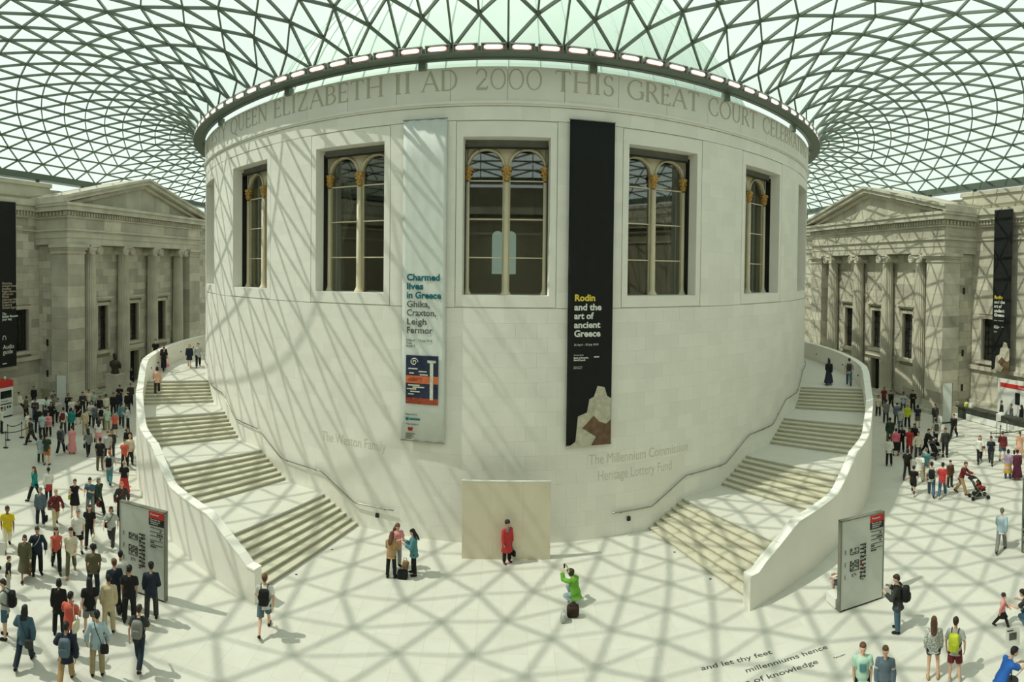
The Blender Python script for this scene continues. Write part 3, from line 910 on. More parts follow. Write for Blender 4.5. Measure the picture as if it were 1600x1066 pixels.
def rodin(b, w, x, H, Z, k=1.):
    """lettering of the black exhibition banner; Z(py) maps the drum banner's pixel rows to its height"""
    lines(b, [('Rodin', .37*k, Z(467), YELLOW_INK, .012*k), ('and the', .37*k, Z(481.5), WHITE_INK, .012*k), ('art of', .37*k, Z(495), WHITE_INK, .012*k), ('ancient', .37*k, Z(509), WHITE_INK, .012*k), ('Greece', .37*k, Z(522.5), WHITE_INK, .012*k),
              ('26 April – 29 July 2018', .112*k, Z(536.5), WHITE_INK, 0), ('Sponsored by', .075*k, Z(552), WHITE_INK, 0), ('Bank of America', .092*k, Z(556.5), WHITE_INK, .004), ('Merrill Lynch', .092*k, Z(560), WHITE_INK, .004),
              ('Organised with', .06*k, Z(570), WHITE_INK, 0), ('Paris museum', .06*k, Z(572.5), WHITE_INK, 0)], x)
    xl2 = x + .86*k
    for i in range(3):
        MB().box(xl2 + .06*k*i, xl2 + .1*k + .06*k*i, -.034, -.026, Z(555.5), Z(553.5)).build('logo_mark', WHITE_INK, b)
    # plain generic pale rock mass in the foot of the banner
    pale = mat('print_pale_stone', rgb(196, 190, 170), .8, .2, 5)
    brown = mat('print_brown_stone', rgb(112, 88, 66), .8, .3, 5)
    wl = -w/2
    hgt = (Z(600) - Z(693))
    z0 = Z(693)
    def poly(name, pts, m, y):
        MB().prism([(wl + u*w, z0 + v*hgt) for u, v in pts], .006, frame_m((0, y, 0), (1, 0, 0))).build(name, m, b)
    poly('rock_print', [(.05, .0), (.2, .08), (.25, .5), (.45, .56), (.5, .78), (.6, .82), (.68, 1.0), (.84, .97), (.9, .82), (.99, .78), (.99, .0)], pale, -.03)
    poly('rock_shade', [(.35, .3), (.6, .5), (.72, .4), (.88, .35), (.99, .42), (.99, .0), (.55, .0), (.66, .14)], brown, -.038)
bk, w, H = banner('banner', 'tall black banner reading Rodin and the art of ancient Greece on the drum', 6.55, 11.5, 4.0, 17.25, BLACK)
rodin(bk, w, -w/2 + .27, H, lambda py: (692 - py)*(17.25 - 4.0)/(692 - 188))

# ------------------------------------------------------------------ side walls and porticoes
BLOCKS = {}
def ashlar(parent, origin, udir, vdir, u1, v1, bl, bh, m, holes=(), cap=300, th=.05, name='block'):
    """proud stone blocks in broken courses on a flat wall; u, v run from 0 to u1, v1"""
    F = frame_m(origin, udir, vdir)
    n = max(1, round(v1/bh)); bh = v1/n
    out = []
    for c in range(n):
        va, vb = c*bh, (c + 1)*bh
        vm = (va + vb)/2
        free = [(0., u1)]
        for h in holes:
            if h[2] - .15*bh < vm < h[3] + .15*bh:
                nf = []
                for a, b in free:
                    if h[1] <= a or h[0] >= b: nf.append((a, b)); continue
                    if h[0] > a: nf.append((a, h[0]))
                    if h[1] < b: nf.append((h[1], b))
                free = nf
        for a, b in free:
            if b - a < .08: continue
            k = max(1, round((b - a)/bl))
            cuts = [a + (b - a)*i/k for i in range(k + 1)] if (c % 2 or k == 1) else [a] + [a + (b - a)*(i + .5)/k for i in range(k)] + [b]
            for p, q in zip(cuts, cuts[1:]):
                out.append((p, q, va, vb))
    rest = MB()
    for i, (p, q, va, vb) in enumerate(out):
        t = random.choice((-1, -.7, -.4, -.1, .1, .3, .6))
        if i < cap:
            key = (round(q - p, 3), round(bh, 3), t, th)
            if key not in BLOCKS:
                hw, hh = (q - p)/2 - .006, bh/2 - .006
                BLOCKS[key] = MB().box(-hw, hw, -hh, hh, -.04, th, t).mesh(name)
            o = link(name, BLOCKS[key], m, parent)
            o.matrix_world = F @ Matrix.Translation(((p + q)/2, (va + vb)/2, 0))
        else:
            rest.box(p + .006, q - .006, va + .006, vb - .006, -.04, th, t, M=F)
    if rest.v:
        rest.build('block_courses', m, parent, recalc=False, kind='stuff')

def sash(parent, s, X, yc, hw, z0, z1, wall_in, bars=(3, 5), cornice=True):
    """classical window on the plane x = s*X; wall_in = depth of the recess"""
    def bx(x0, x1, y0, y1, za, zb):
        a, b = sorted((s*x0, s*x1))
        return (a, b, y0, y1, za, zb)
    f = MB()
    f.box(*bx(X - .10, X + .12, yc - hw - .28, yc - hw, z0, z1 + .28)); f.box(*bx(X - .10, X + .12, yc + hw, yc + hw + .28, z0, z1 + .28)); f.box(*bx(X - .10, X + .12, yc - hw, yc + hw, z1, z1 + .28))
    f.build('architrave_frame', PORT_S, parent)
    f = MB()
    f.box(*bx(X - .3, X + .1, yc - hw - .45, yc + hw + .45, z0 - .28, z0 - .02))
    f.build('window_sill', PORT_S, parent)
    if cornice:
        c = MB()
        c.box(*bx(X - .38, X + .1, yc - hw - .55, yc + hw + .55, z1 + .62, z1 + .80)); c.box(*bx(X - .25, X + .1, yc - hw - .42, yc + hw + .42, z1 + .45, z1 + .62))
        c.build('window_cornice', PORT_S, parent)
        for q in (-1, 1):
            MB().box(*bx(X - .25, X, yc + q*(hw + .36) - .09, yc + q*(hw + .36) + .09, z1 + .05, z1 + .46)).build('console', PORT_S, parent)
    b = MB()
    nv, nh = bars
    xg = X + wall_in
    for i in range(nv + 1):
        y = yc - hw + 2*hw*i/nv
        b.box(*bx(xg - .05, xg + .02, y - .03, y + .03, z0, z1))
    for i in range(nh + 1):
        z = z0 + (z1 - z0)*i/nh
        b.box(*bx(xg - .05, xg + .02, yc - hw, yc + hw, z - (.06 if i in (0, nh) else .025), z + (.06 if i in (0, nh) else .025)))
    b.build('glazing_bars', DARK, parent)
    for i in range(nv):
        for k in range(nh):
            y0, y1 = yc - hw + 2*hw*i/nv + .03, yc - hw + 2*hw*(i + 1)/nv - .03
            za, zb = z0 + (z1 - z0)*k/nh + .025, z0 + (z1 - z0)*(k + 1)/nh - .025
            MB().box(*bx(xg - .01, xg + .01, y0, y1, za, zb)).build('pane', mat('dark_window_pane', rgb(46, 48, 42), .12, .1, 3, spec=.6), parent)

def ionic(parent, s, x, y, z0, z1, r):
    col = empty('column', (s*x, y, z0))
    col.parent = parent
    N = 100
    fl = lambda k: 1 - .10*(.5 - .5*math.cos(2*math.pi*k*20/N))
    H = z1 - z0
    MB().lathe([(r, .45), (r*.985, H*.35), (r*.93, H*.65), (r*.85, H - .8)], N, flute=fl).build('shaft', PORT_S, col)
    b = MB()
    b.box(-r*1.35, r*1.35, -r*1.35, r*1.35, 0, .18)
    b.lathe([(r*1.3, .18), (r*1.36, .25), (r*1.3, .31), (r*1.12, .33), (r*1.12, .38), (r*1.2, .42), (r*1.05, .46)], 28)
    b.build('column_base', PORT_S, col)
    c = MB()
    c.lathe([(r*.86, H - .82), (r*.92, H - .78), (r*.9, H - .74), (r*.88, H - .6), (r*1.08, H - .42), (r*1.0, H - .3)], 24)
    c.box(-r*1.15, r*1.15, -r*1.1, r*1.1, H - .16, H)
    c.box(-r*1.0, r*1.0, -r*1.25, r*1.25, H - .36, H - .16)
    for q in (-1, 1):                          # volutes: scrolls on the face towards the court
        for f in (-1, 1):
            cy, cz = q*r*.98, H - .50
            sp = [(f*r*1.22, cy + .36*(1 - t/26)*math.cos(math.pi/2 - q*t*.48), cz + .36*(1 - t/26)*math.sin(math.pi/2 - q*t*.48)) for t in range(24)]
            c.tube(sp, [.08*(1 - t/40) for t in range(24)], 5)
        c.tube([(-r*1.2, cy, cz), (-r*.9, cy, cz), (0, cy, cz), (r*.9, cy, cz), (r*1.2, cy, cz)], [.33, .33, .2, .33, .33], 16)
    c.build('capital', PORT_S, col)

def dentils(mb, s, x, y0, y1, z0, z1, n, d=.22):
    p = (y1 - y0)/n
    for i in range(n):
        a, b = sorted((s*x, s*(x + d)))
        mb.box(a, b, y0 + p*(i + .2), y0 + p*(i + .8), z0, z1)

YC = 1.17
for s, side, nm, dsc in ((-1, 'left', 'west', 'shaded'), (1, 'right', 'east', 'sunlit')):
    def bx(x0, x1, y0, y1, z0, z1):
        a, b = sorted((s*x0, s*x1))
        return (a, b, y0, y1, z0, z1)
    # main wall
    wall = MB()
    wy = -11.4                                  # window beside the banner
    for y0, y1, z0, z1 in ((-49.9, wy - .85, 0, 17.1), (wy + .85, -8.9, 0, 17.1), (wy - .85, wy + .85, 0, 4.25), (wy - .85, wy + .85, 7.75, 17.1), (11.2, 14.1, 0, 17.1), (15.7, 48.8, 0, 17.1), (14.1, 15.7, 0, 4.25), (14.1, 15.7, 7.75, 17.1), (-8.9, 11.2, 13, 17.1)):
        wall.box(*bx(35.86, 37.4, y0, y1, z0, z1))
    wo = tag(wall.build('wall_' + side, PORT_J), 'long %s %s wall of weathered stone behind the portico' % (dsc, nm), 'wall', kind='structure')
    u = (0, 1, 0) if s < 0 else (0, -1, 0)
    # local z of the frame must point to the court: udir x vdir = inward normal
    def wall_face(parent, X, ya, yb, z0, z1, holes, cap, bl=1.3, bh=.64):
        # u along +y for the east wall (normal -x) needs udir (0,-1,0)
        if s > 0:
            ashlar(parent, (X, yb, z0), (0, -1, 0), (0, 0, 1), yb - ya, z1 - z0, bl, bh, PORT_S, [(yb - h[1], yb - h[0], h[2] - z0, h[3] - z0) for h in holes], cap)
        else:
            ashlar(parent, (-X, ya, z0), (0, 1, 0), (0, 0, 1), yb - ya, z1 - z0, bl, bh, PORT_S, [(h[0] - ya, h[1] - ya, h[2] - z0, h[3] - z0) for h in holes], cap)
    wall_face(wo, 35.85, -20, -9.2, .9, 15.3, [(wy - 1.1, wy + 1.1, 3.5, 8.1)], 300)
    wall_face(wo, 35.85, 12.2, 24, .9, 15.3, [(13.8, 16, 3.9, 8.1)], 0)
    tr = MB(); tr.box(*bx(35.55, 35.9, -49.9, -9.3, 3.45, 3.78)); tr.build('string_course', PORT_S, wo)
    tr = MB(); tr.box(*bx(35.5, 35.9, -49.9, -9.3, 0, .55)); tr.box(*bx(35.62, 35.9, -49.9, -9.3, .55, .9)); tr.build('plinth', PORT_S, wo)
    for y0, y1 in ((-49.9, -9.0), (12.0, 48.8)):
        cn = MB()
        cn.box(*bx(35.7, 36, y0, y1, 14.2, 14.35)); cn.box(*bx(35.6, 36, y0, y1, 15.3, 15.5)); cn.box(*bx(35.25, 36, y0, y1, 15.85, 16.25)); cn.box(*bx(35.05, 36, y0, y1, 16.25, 16.75))
        cn.build('wall_cornice', PORT_S, wo)
    dn = MB(); dentils(dn, s, 35.42, -20, -9.4, 15.5, 15.85, 30); dentils(dn, s, 35.42, 12.5, 24, 15.5, 15.85, 32); dn.build('dentil_row', PORT_S, wo, kind='stuff')
    at = MB(); at.box(*bx(36.05, 37.4, -49.9, -7.6, 16.7, 18.05)); at.box(*bx(36.5, 37.4, -7.6, 48.8, 16.7, 18.0)); at.build('attic', PORT_S, wo)
    at = MB(); at.box(*bx(35.9, 37.5, -49.9, -7.5, 18.05, 18.4)); at.build('attic_coping', PORT_S, wo)
    win = empty('window_%d' % (8 if s < 0 else 9))
    tag(win, '%s sash window in the %s wall beside the black banner' % (dsc, nm), 'window', kind='structure')
    sash(win, s, 35.85, wy, .83, 4.28, 7.72, .4, (4, 6), False)
    win = empty('window_%d' % (10 if s < 0 else 11))
    tag(win, '%s sash window just behind the far corner of the %s portico' % (dsc, nm), 'window', kind='structure')
    sash(win, s, 35.85, 14.9, .78, 4.28, 7.72, .4, (4, 6), False)
    # portico
    po = empty('portico')
    tag(po, '%s %s portico with four fluted columns under a triangular pediment' % (dsc, nm), 'portico', kind='structure')
    bw_ = MB()                                  # back wall with three windows and a door
    wins = [(-3.65, 3.78), (1.2, 4.2), (6.1, 3.78)]
    ys = [-7.6]
    for yc, z0 in wins: ys += [yc - .75, yc + .75]
    ys.append(10.0)
    for i in range(0, len(ys), 2): bw_.box(*bx(33.46, 35.9, ys[i], ys[i + 1], 0, 13.1))
    for yc, z0 in wins:
        bw_.box(*bx(33.46, 35.9, yc - .75, yc + .75, 7.78, 13.1))
        if yc != 1.2: bw_.box(*bx(33.46, 35.9, yc - .75, yc + .75, 0, z0))
        else: bw_.box(*bx(33.46, 35.9, yc - .75, yc + .75, 3.2, z0))
        bw_.box(*bx(34.6, 35.9, yc - .75, yc + .75, 0, 13.1))
    bw_.build('back_wall', PORT_J, po)
    wall_face(po, 33.45, -7.6, 10.0, .5, 13.0, [(yc - 1.05, yc + 1.05, (z0 - .3 if yc != 1.2 else -.1), 8.1) for yc, z0 in wins], 300, 1.4, .66)
    for i, (yc, z0) in enumerate(wins):
        win = empty('window_%d' % ((12 if s < 0 else 15) + i))
        tag(win, '%s %s portico window, %s' % (dsc, nm, ('nearest to the camera', 'above the door', 'farthest along')[i]), 'window', kind='structure')
        sash(win, s, 33.42, yc, .74, z0, 7.76, .35, (3, 6))
    dr = empty('door_%d' % (1 if s < 0 else 2))
    tag(dr, 'dark doorway under the middle window of the %s %s portico' % (dsc, nm), 'door', kind='structure')
    MB().box(*bx(33.9, 33.98, .47, 1.93, 0, 3.2)).build('door_leaf', DARK, dr)
    f = MB(); f.box(*bx(33.28, 33.5, .2, .46, 0, 3.5)); f.box(*bx(33.28, 33.5, 1.94, 2.2, 0, 3.5)); f.box(*bx(33.28, 33.5, .46, 1.94, 3.2, 3.5)); f.box(*bx(33.0, 33.5, -.05, 2.45, 3.5, 3.85))
    f.build('door_surround', PORT_S, dr)
    for y in (-6.1, -1.25, 3.62, 8.5):
        ionic(po, s, 32.83, y, 0.30, 13.07, .57)
    stp = MB(); stp.box(*bx(31.7, 33.5, -9.9, 12.3, 0, .3)); stp.build('stylobate', PORT_S, po)
    for y0, y1 in ((-9.72, -7.55), (9.9, 12.1)):
        an = MB(); an.box(*bx(32.27, 34.0, y0 + .06, y1 - .06, 0, 12.3)); an.build('anta_core', PORT_J, po)
        if s < 0:
            ashlar(po, (-32.27, y0, .9), (0, 1, 0), (0, 0, 1), y1 - y0, 11.4, 2.2, .9, PORT_S, (), 60)
        else:
            ashlar(po, (32.27, y1, .9), (0, -1, 0), (0, 0, 1), y1 - y0, 11.4, 2.2, .9, PORT_S, (), 60)
        ashlar(po, (32.2, y0 + .06, .9) if s > 0 else (-34.0, y0 + .06, .9), (1, 0, 0), (0, 0, 1), 1.8, 11.4, 1.8, .9, PORT_S, (), 60)
        cp = MB()
        for d, z0, z1 in ((.08, 12.3, 12.42), (.04, 12.42, 12.62), (.16, 12.62, 12.8), (.3, 12.8, 13.06)):
            cp.box(*bx(32.22 - d, 34.05, y0 - d, y1 + d, z0, z1))
        cp.build('anta_capital', PORT_S, po)
        bs = MB(); bs.box(*bx(32.0, 34.2, y0 - .22, y1 + .22, 0, .5)); bs.box(*bx(32.1, 34.1, y0 - .12, y1 + .12, .5, .9)); bs.build('anta_base', PORT_S, po)
    MB().box(*bx(34.0, 35.95, -9.25, -7.5, 0, 13.07)).build('side_wall', PORT_J, po); MB().box(*bx(34.0, 35.95, 9.9, 11.7, 0, 13.07)).build('side_wall', PORT_J, po)
    ashlar(po, (34.0, -9.25, .9) if s > 0 else (-35.85, -9.25, .9), (1, 0, 0), (0, 0, 1), 1.85, 12.1, 1.0, .64, PORT_S, (), 60)
    en = MB(); en.box(*bx(32.27, 35.95, -9.72, 12.1, 13.07, 13.6)); en.build('architrave_lower', PORT_S, po)
    en = MB(); en.box(*bx(32.21, 35.95, -9.78, 12.16, 13.6, 14.15)); en.build('architrave_upper', PORT_S, po)
    en = MB(); en.box(*bx(32.05, 35.95, -9.94, 12.32, 14.15, 14.32)); en.build('architrave_fillet', PORT_S, po)
    en = MB(); en.box(*bx(32.27, 35.95, -9.70, 12.08, 14.32, 15.2)); en.build('frieze_backing', PORT_S, po)
    fz = [-9.72 + i*21.82/9 for i in range(10)]
    for i in range(9):
        MB().box(*bx(32.23, 32.4, fz[i] + .006, fz[i + 1] - .006, 14.325, 15.2), tone=random.choice((-.8, -.3, .1, .5))).build('frieze_block', PORT_S, po)
    en = MB(); en.box(*bx(32.1, 35.95, -9.88, 12.26, 15.2, 15.36)); en.box(*bx(32.2, 35.95, -9.78, 12.16, 15.36, 15.72)); en.build('bed_mould', PORT_S, po)
    dn = MB(); dentils(dn, s, 31.98, -9.9, 12.28, 15.38, 15.7, 62)
    for i in range(9):
        a, b = sorted((s*(32.2 + .38*i), s*(32.42 + .38*i)))
        dn.box(a, b, -10.02, -9.7, 15.38, 15.7)
    dn.build('dentil_row', PORT_S, po, kind='stuff')
    en = MB(); en.box(*bx(31.62, 35.95, -10.36, 12.74, 15.74, 16.12)); en.box(*bx(31.5, 35.95, -10.48, 12.86, 16.12, 16.36)); en.build('cornice', PORT_S, po)
    # pediment: tympanum stones and raking cornices
    hw, z0, za = 11.55, 16.36, 18.9
    ty = MB()
    P = [(-hw + 1, z0), (hw - 1, z0), (0, za - .15)]
    V = [(s*32.5, YC + p[0], p[1]) for p in P] + [(s*35.9, YC + p[0], p[1]) for p in P]
    ty.add(V, [(0, 1, 2), (5, 4, 3), (0, 3, 4, 1), (1, 4, 5, 2), (2, 5, 3, 0)])
    ty.build('pediment_body', PORT_J, po)
    nT = 8
    for i in range(nT):                         # tympanum stones
        a, b = -hw + 1.6 + i*(2*hw - 3.2)/nT, -hw + 1.6 + (i + 1)*(2*hw - 3.2)/nT
        h = lambda y: z0 + (za - .25 - z0)*(1 - abs(y)/(hw - 1))
        a, b = a + .008, b - .008
        q = [(s*32.5, YC + a, z0), (s*32.5, YC + b, z0), (s*32.5, YC + b, max(z0 + .02, h(b))), (s*32.5, YC + a, max(z0 + .02, h(a)))]
        q2 = [(s*32.43, p[1], p[2]) for p in q]
        MB().hexa(q2 + q, tone=random.choice((-.9, -.4, 0, .4))).build('tympanum_stone', PORT_S, po)
    for q in (-1, 1):
        for x0, dz, th in ((31.62, 0, .34), (31.45, .34, .22)):
            V = []
            for (y, z) in ((q*(hw + .15), z0 - .02), (0, za)):
                for xx in (x0, 36.2):
                    V += [(s*xx, YC + y, z + dz), (s*xx, YC + y, z + dz + th)]
            mb = MB().add(V, [(0, 1, 3, 2), (4, 6, 7, 5), (0, 4, 5, 1), (2, 3, 7, 6), (1, 5, 7, 3), (0, 2, 6, 4)])
            mb.build('raking_cornice', PORT_S, po)
        V = []                                  # soffit moulding inside the pediment
        for (y, z) in ((q*(hw - 1.2), z0 + .02), (0, za - .16)):
            for xx in (32.1, 32.55):
                V += [(s*xx, YC + y, z - .16), (s*xx, YC + y, z + .14)]
        MB().add(V, [(0, 1, 3, 2), (4, 6, 7, 5), (0, 4, 5, 1), (2, 3, 7, 6), (1, 5, 7, 3), (0, 2, 6, 4)]).build('raking_mould', PORT_S, po)
    # blocking course stones lying on the cornice shoulder
    MB().box(*bx(33.2, 35.8, -10.2, -8.6, 16.75, 17.15)).build('roof_block', PORT_S, po)
    for z in ((2.0, 4.6) if s < 0 else (1.6, 4.5, 9.7)):
        MB().box(*bx(34.75, 34.95, -9.36, -9.3, z, z + .55)).build('slot_vent', DARK, po)

# walls behind the camera and beyond the drum, and an unseen block added to shade the floor
for nm, y0, y1, lab in (('wall_back', -50.4, -49.4, 'plain stone south wall behind the viewer'), ('wall_front', 48.3, 49.2, 'plain stone north wall beyond the drum')):
    o = tag(MB().box(-37.4, 37.4, y0, y1, 0, 18.4).build(nm, PORT_J), lab, 'wall', kind='structure')
    yy = y1 if y0 < 0 else y0
    sg = 1 if y0 < 0 else -1
    c = MB()
    for z0, z1, d in ((14.2, 14.4, .2), (15.4, 15.7, .3), (16.0, 16.6, .7)):
        c.box(-37, 37, min(yy, yy + sg*d), max(yy, yy + sg*d), z0, z1)
    c.build('wall_cornice', PORT_S, o)
shade_mass = MB()
shade_mass.hexa([(-46, -60, 0), (-37.6, -60, 0), (-37.6, -15.5, 0), (-46, -15.5, 0), (-46, -60, 27.5), (-37.6, -60, 27.5), (-37.6, -15.5, 21.2), (-46, -15.5, 21.2)])
tag(shade_mass.build('added_shade_mass', PORT_J), 'unseen stone block added beyond the west wall to shade the floor', 'shade block', kind='structure')

# ------------------------------------------------------------------ banners on the side walls
def wall_banner(s, y0, y1, z0, z1, label):
    # local x runs to the reader's right, local -y faces the court
    rz = math.pi/2 if s < 0 else -math.pi/2
    b = empty('banner', (s*34.95, (y0 + y1)/2, z0), rz)
    tag(b, label, 'banner')
    w, H = y1 - y0, z1 - z0
    MB().box(-w/2, w/2, -.01, .01, 0, H).build('cloth', BLACK, b)
    for zz in (0, H):
        MB().tube([(-w/2 - .03, 0, zz), (w/2 + .03, 0, zz)], .03, 8).build('rod', CHROME, b)
    MB().box(-.05, .05, .032, .088, H - .1, H).build('bracket', CHROME, b)
    return b, w, H
b, w, H = wall_banner(1, -14.59, -12.63, 3.79, 16.52, 'black Rodin banner hung on the sunlit east wall above the ticket desk')
rodin(b, w, -w/2 + .2, H, lambda py: (692 - py)*H/(692 - 188), .98)
b, w, H = wall_banner(-1, -14.8, -12.83, 3.32, 16.37, 'black audio guide banner hung on the dim west wall')
Zb = lambda py: 3.2 + (568 - py)*(16.45 - 3.2)/(568 - 316) - 3.2
for i, s_ in enumerate(('Mummies', 'Ancient Greece', 'Jewellery', 'Anglo-Saxons', 'African art', 'Money', 'Asian porcelain', 'Roman Empire', 'Sculpture', 'Ancient Egypt')):
    place_text('lettering', s_, .27, frame_m((-.55, -.02, Zb(443.5 + 4.05*i)), (1, 0, 0)), mat('pale_ink', rgb(206, 190, 168), .7), b, ext=.003)
for i, s_ in enumerate(('The', 'British Museum', 'your way')):
    place_text('lettering', s_, .27, frame_m((-.55, -.02, Zb(489 + 4.2*i)), (1, 0, 0)), WHITE_INK, b, ext=.003, bold=.005)
for i, s_ in enumerate(('Audio', 'guide')):
    place_text('lettering', s_, .5, frame_m((-.5, -.02, Zb(540 + 7.6*i)), (1, 0, 0)), WHITE_INK, b, ext=.003)
MB().tube([(-.35 + .16*math.cos(t), -.03, Zb(528) + .2 + .22*math.sin(t)) for t in np.linspace(-.5, math.pi + .5, 16)], .025, 5).build('headphone_symbol', WHITE_INK, b)
MB().box(-.55, -.1, -.03, -.02, Zb(562.5), Zb(561)).build('logo_bar', WHITE_INK, b)
# ------------------------------------------------------------------ information boards
def info_board(x0, x1, y, label, flip):
    w, H, T = x1 - x0, 3.0, .16
    b = empty('information_board', ((x0 + x1)/2, y, 0))
    tag(b, label, 'information board')
    MB().box(-w/2, w/2, 0, T, .06, H).build('panel', GREYW, b)
    f = MB()
    EDGE = mat('board_edge', rgb(120, 120, 108), .5)
    for q in (-1, 1): MB().box(q*w/2 - .02, q*w/2 + .02, -.012, T + .012, .02, H + .02).build('edge_strip', EDGE, b)
    MB().box(-w/2 - .02, w/2 + .02, -.012, T + .012, H, H + .03).build('edge_strip', EDGE, b)
    MB().box(-w/2 + .02, w/2 - .02, .02, T - .02, 0, .06).build('foot', DARK, b)
    Y = -.012
    def fl(name, u0, u1, v0, v1, m, y=Y):       # u, v as fractions of the board, v from the top
        return MB().box(-w/2 + u0*w, -w/2 + u1*w, y - .006, y + .013, H*(1 - v1), H*(1 - v0)).build(name, m, b)
    fl('red_header', .665, .985, .01, .085, RED)
    fl('black_header', .665, .985, .085, .165, DARK)
    for s_, z, sz in (('Museum', .052, .1), ('Plan your visit', .105, .07), ('Galleries and', .128, .07), ('exhibitions', .15, .07)):
        place_text('lettering', s_, sz, frame_m((-w/2 + .70*w, Y - .008, H*(1 - z)), (1, 0, 0)), WHITE_INK, b, ext=.002)
    rnd = random.Random(5 if flip else 9)
    for i in range(9):                          # column of gallery numbers
        v = .30 + .045*i
        fl('list_heading', .44, .575, v, v + .011, INK)
        for q in range(3):
            u = .45 + .045*rnd.randint(0, 2)
            fl('list_entry', u, u + .03, v + .014 + .01*q, v + .021 + .01*q, INK if (i not in (4, 5) or not flip) else MATS['print_red'])
    for v0, rows in ((.32, 3), (.46, 5)):       # floor plans
        for i in range(rows):
            for k in range(4):
                if rnd.random() < .7:
                    u = .22 + .045*k
                    fl('plan_room', u, u + .032, v0 + .022*i, v0 + .022*i + (.006 if (i + k) % 2 else .015), INK if rnd.random() < .6 else GREY_INK)
        fl('plan_wall', .21, .22, v0, v0 + .022*rows, INK); fl('plan_wall', .40, .41, v0, v0 + .022*rows, INK); fl('plan_wall', .21, .41, v0 + .022*rows, v0 + .022*rows + .004, INK)
    for u, v in ((.25, .61), (.30, .605), (.33, .62), (.26, .63)):
        fl('plan_mark', u, u + .03, v, v + .008, GREY_INK)
    for v in (.32, .46, .6): fl('caption', .09, .10, v, v + .05, GREY_INK)
    for v, u, k in ((.21, .90, 1), (.255, .84, 3), (.30, .90, 1), (.35, .70, 2), (.40, .70, 3)):
        fl('rule', .69, .97, v - .018, v - .015, INK)
        for q in range(k): fl('symbol', u + .045*q, u + .045*q + .03, v, v + .014, INK)
    return b
info_board(-12.48, -10.64, -29.54, 'tall grey floor-plan board with a group of people reading it', False)
info_board(10.60, 12.32, -29.58, 'tall grey floor-plan board beside the young man in a dark jacket', True)
cub = empty('cube_seat', (10.86, -29.05, 0))
tag(cub, 'white cube seat just behind the floor-plan board by the east stairs', 'seat')
MB().box(-.3, .3, -.3, .3, .04, .36).build('seat_block', WHITE, cub)
MB().box(-.26, .26, -.26, .26, 0, .04).build('plinth', DARK, cub)

def totem(x, y, label, s):
    t = empty('sign_totem', (x, y, 0), math.radians(20*s))
    tag(t, label, 'sign')
    MB().box(-.36, .36, -.05, .05, .08, 3.0).build('panel', GREYW, t)
    MB().box(-.40 if s > 0 else .36, -.36 if s > 0 else .40, -.055, .055, .0, 3.02).build('edge_strip', DARK, t)
    MB().box(-.38, .38, -.12, .12, 0, .08).build('base', DARK, t)
totem(-30.55, -12.4, 'slim pale sign totem standing before the dim west portico', 1)
totem(30.85, -12.0, 'slim pale sign totem standing before the sunlit east portico', -1)

# ------------------------------------------------------------------ kiosk, desk, tables, barriers
k = empty('ticket_machine', (-33.1, -16.3, 0))
tag(k, 'white ticket machine with a red top against the west wall', 'kiosk')
MB().box(-.9, 0, -1.3, 1.3, .12, 2.25).build('cabinet', WHITE, k)
MB().box(-.92, .02, -1.32, 1.32, 2.25, 2.72).build('red_header', RED, k)
MB().box(-.85, -.05, -1.25, 1.25, 0, .12).build('plinth', DARK, k)
MB().box(0, .02, .02, 1.14, 1.45, 2.0).build('screen', mat('dark_screen', rgb(34, 40, 38), .15), k)
MB().box(0, .015, .02, 1.14, .98, 1.06).build('slot_band', DARK, k)
for q, (y0, y1, z0, z1) in enumerate(((.12, .22, .45, .85), (.4, .5, .55, .85), (.66, .8, .68, .85), (.9, 1.06, .68, .85))):
    MB().box(0, .02, y0, y1, z0, z1).build('slot', DARK, k)
place_text('lettering', 'Donations', .16, frame_m((.022, .1, 1.2), (0, 1, 0)), INK, k, ext=.002)
MB().ball((-.45, .9, 2.86), (.1, .1, .14)).build('beacon', WHITE, k)

def round_table(x, y, label):
    t = empty('round_table', (x, y, 0))
    tag(t, label, 'table')
    MB().lathe([(.86, .98), (.9, 1.0), (.9, 1.04), (.86, 1.05)], 36).build('table_top', WHITE, t)
    MB().lathe([(.05, .03), (.05, .98)], 12).build('pedestal', DARK, t)
    MB().lathe([(.42, 0), (.42, .03), (.1, .05)], 24).build('base', DARK, t)
round_table(-31.6, -13.3, 'white round table by the west wall')
for i, (dx, dy) in enumerate(((-.35, .2), (.1, -.1), (.35, .3))):
    l = empty('leaflet_stack', (-31.6 + dx, -13.3 + dy, 1.05))
    tag(l, 'small stack of leaflets on the round table, %s' % ('nearest the wall', 'in the middle', 'farthest from the ticket machine')[i], 'leaflets', 'leaflets on the round table')
    MB().box(-.1, .1, -.14, .14, 0, .05).build('paper', WHITE, l)

d = empty('ticket_desk', (33.0, -14.6, 0))
tag(d, 'long dark ticket desk with a white front along the east wall', 'desk')
MB().box(-.35, .45, -6.0, 3.6, .86, .98).build('desk_top', mat('dark_grey_laminate', rgb(66, 70, 62), .5, .06, 4), d)
MB().box(-.30, .40, -5.9, 2.4, .0, .86).build('desk_body', mat('dark_grey_laminate', rgb(66, 70, 62), .5), d)
for i in range(5):
    MB().box(-.34, -.30, -5.9 + 1.66*i + .01, -5.9 + 1.66*(i + 1) - .01, .04, .5).build('front_panel', WHITE, d)
MB().box(-.2, .4, 2.4, 3.5, .0, .86).build('end_cabinet', mat('dark_grey_laminate', rgb(66, 70, 62), .5), d)
pn = empty('desk_backdrop', (34.9, -16.4, 0))
tag(pn, 'white backdrop panel with a red stripe behind the ticket desk', 'panel')
MB().box(-.08, .08, -3.0, 2.9, 0, 3.25).build('panel', WHITE, pn)
MB().box(-.10, -.08, -3.0, 2.62, 2.62, 2.95).build('red_stripe', RED, pn)
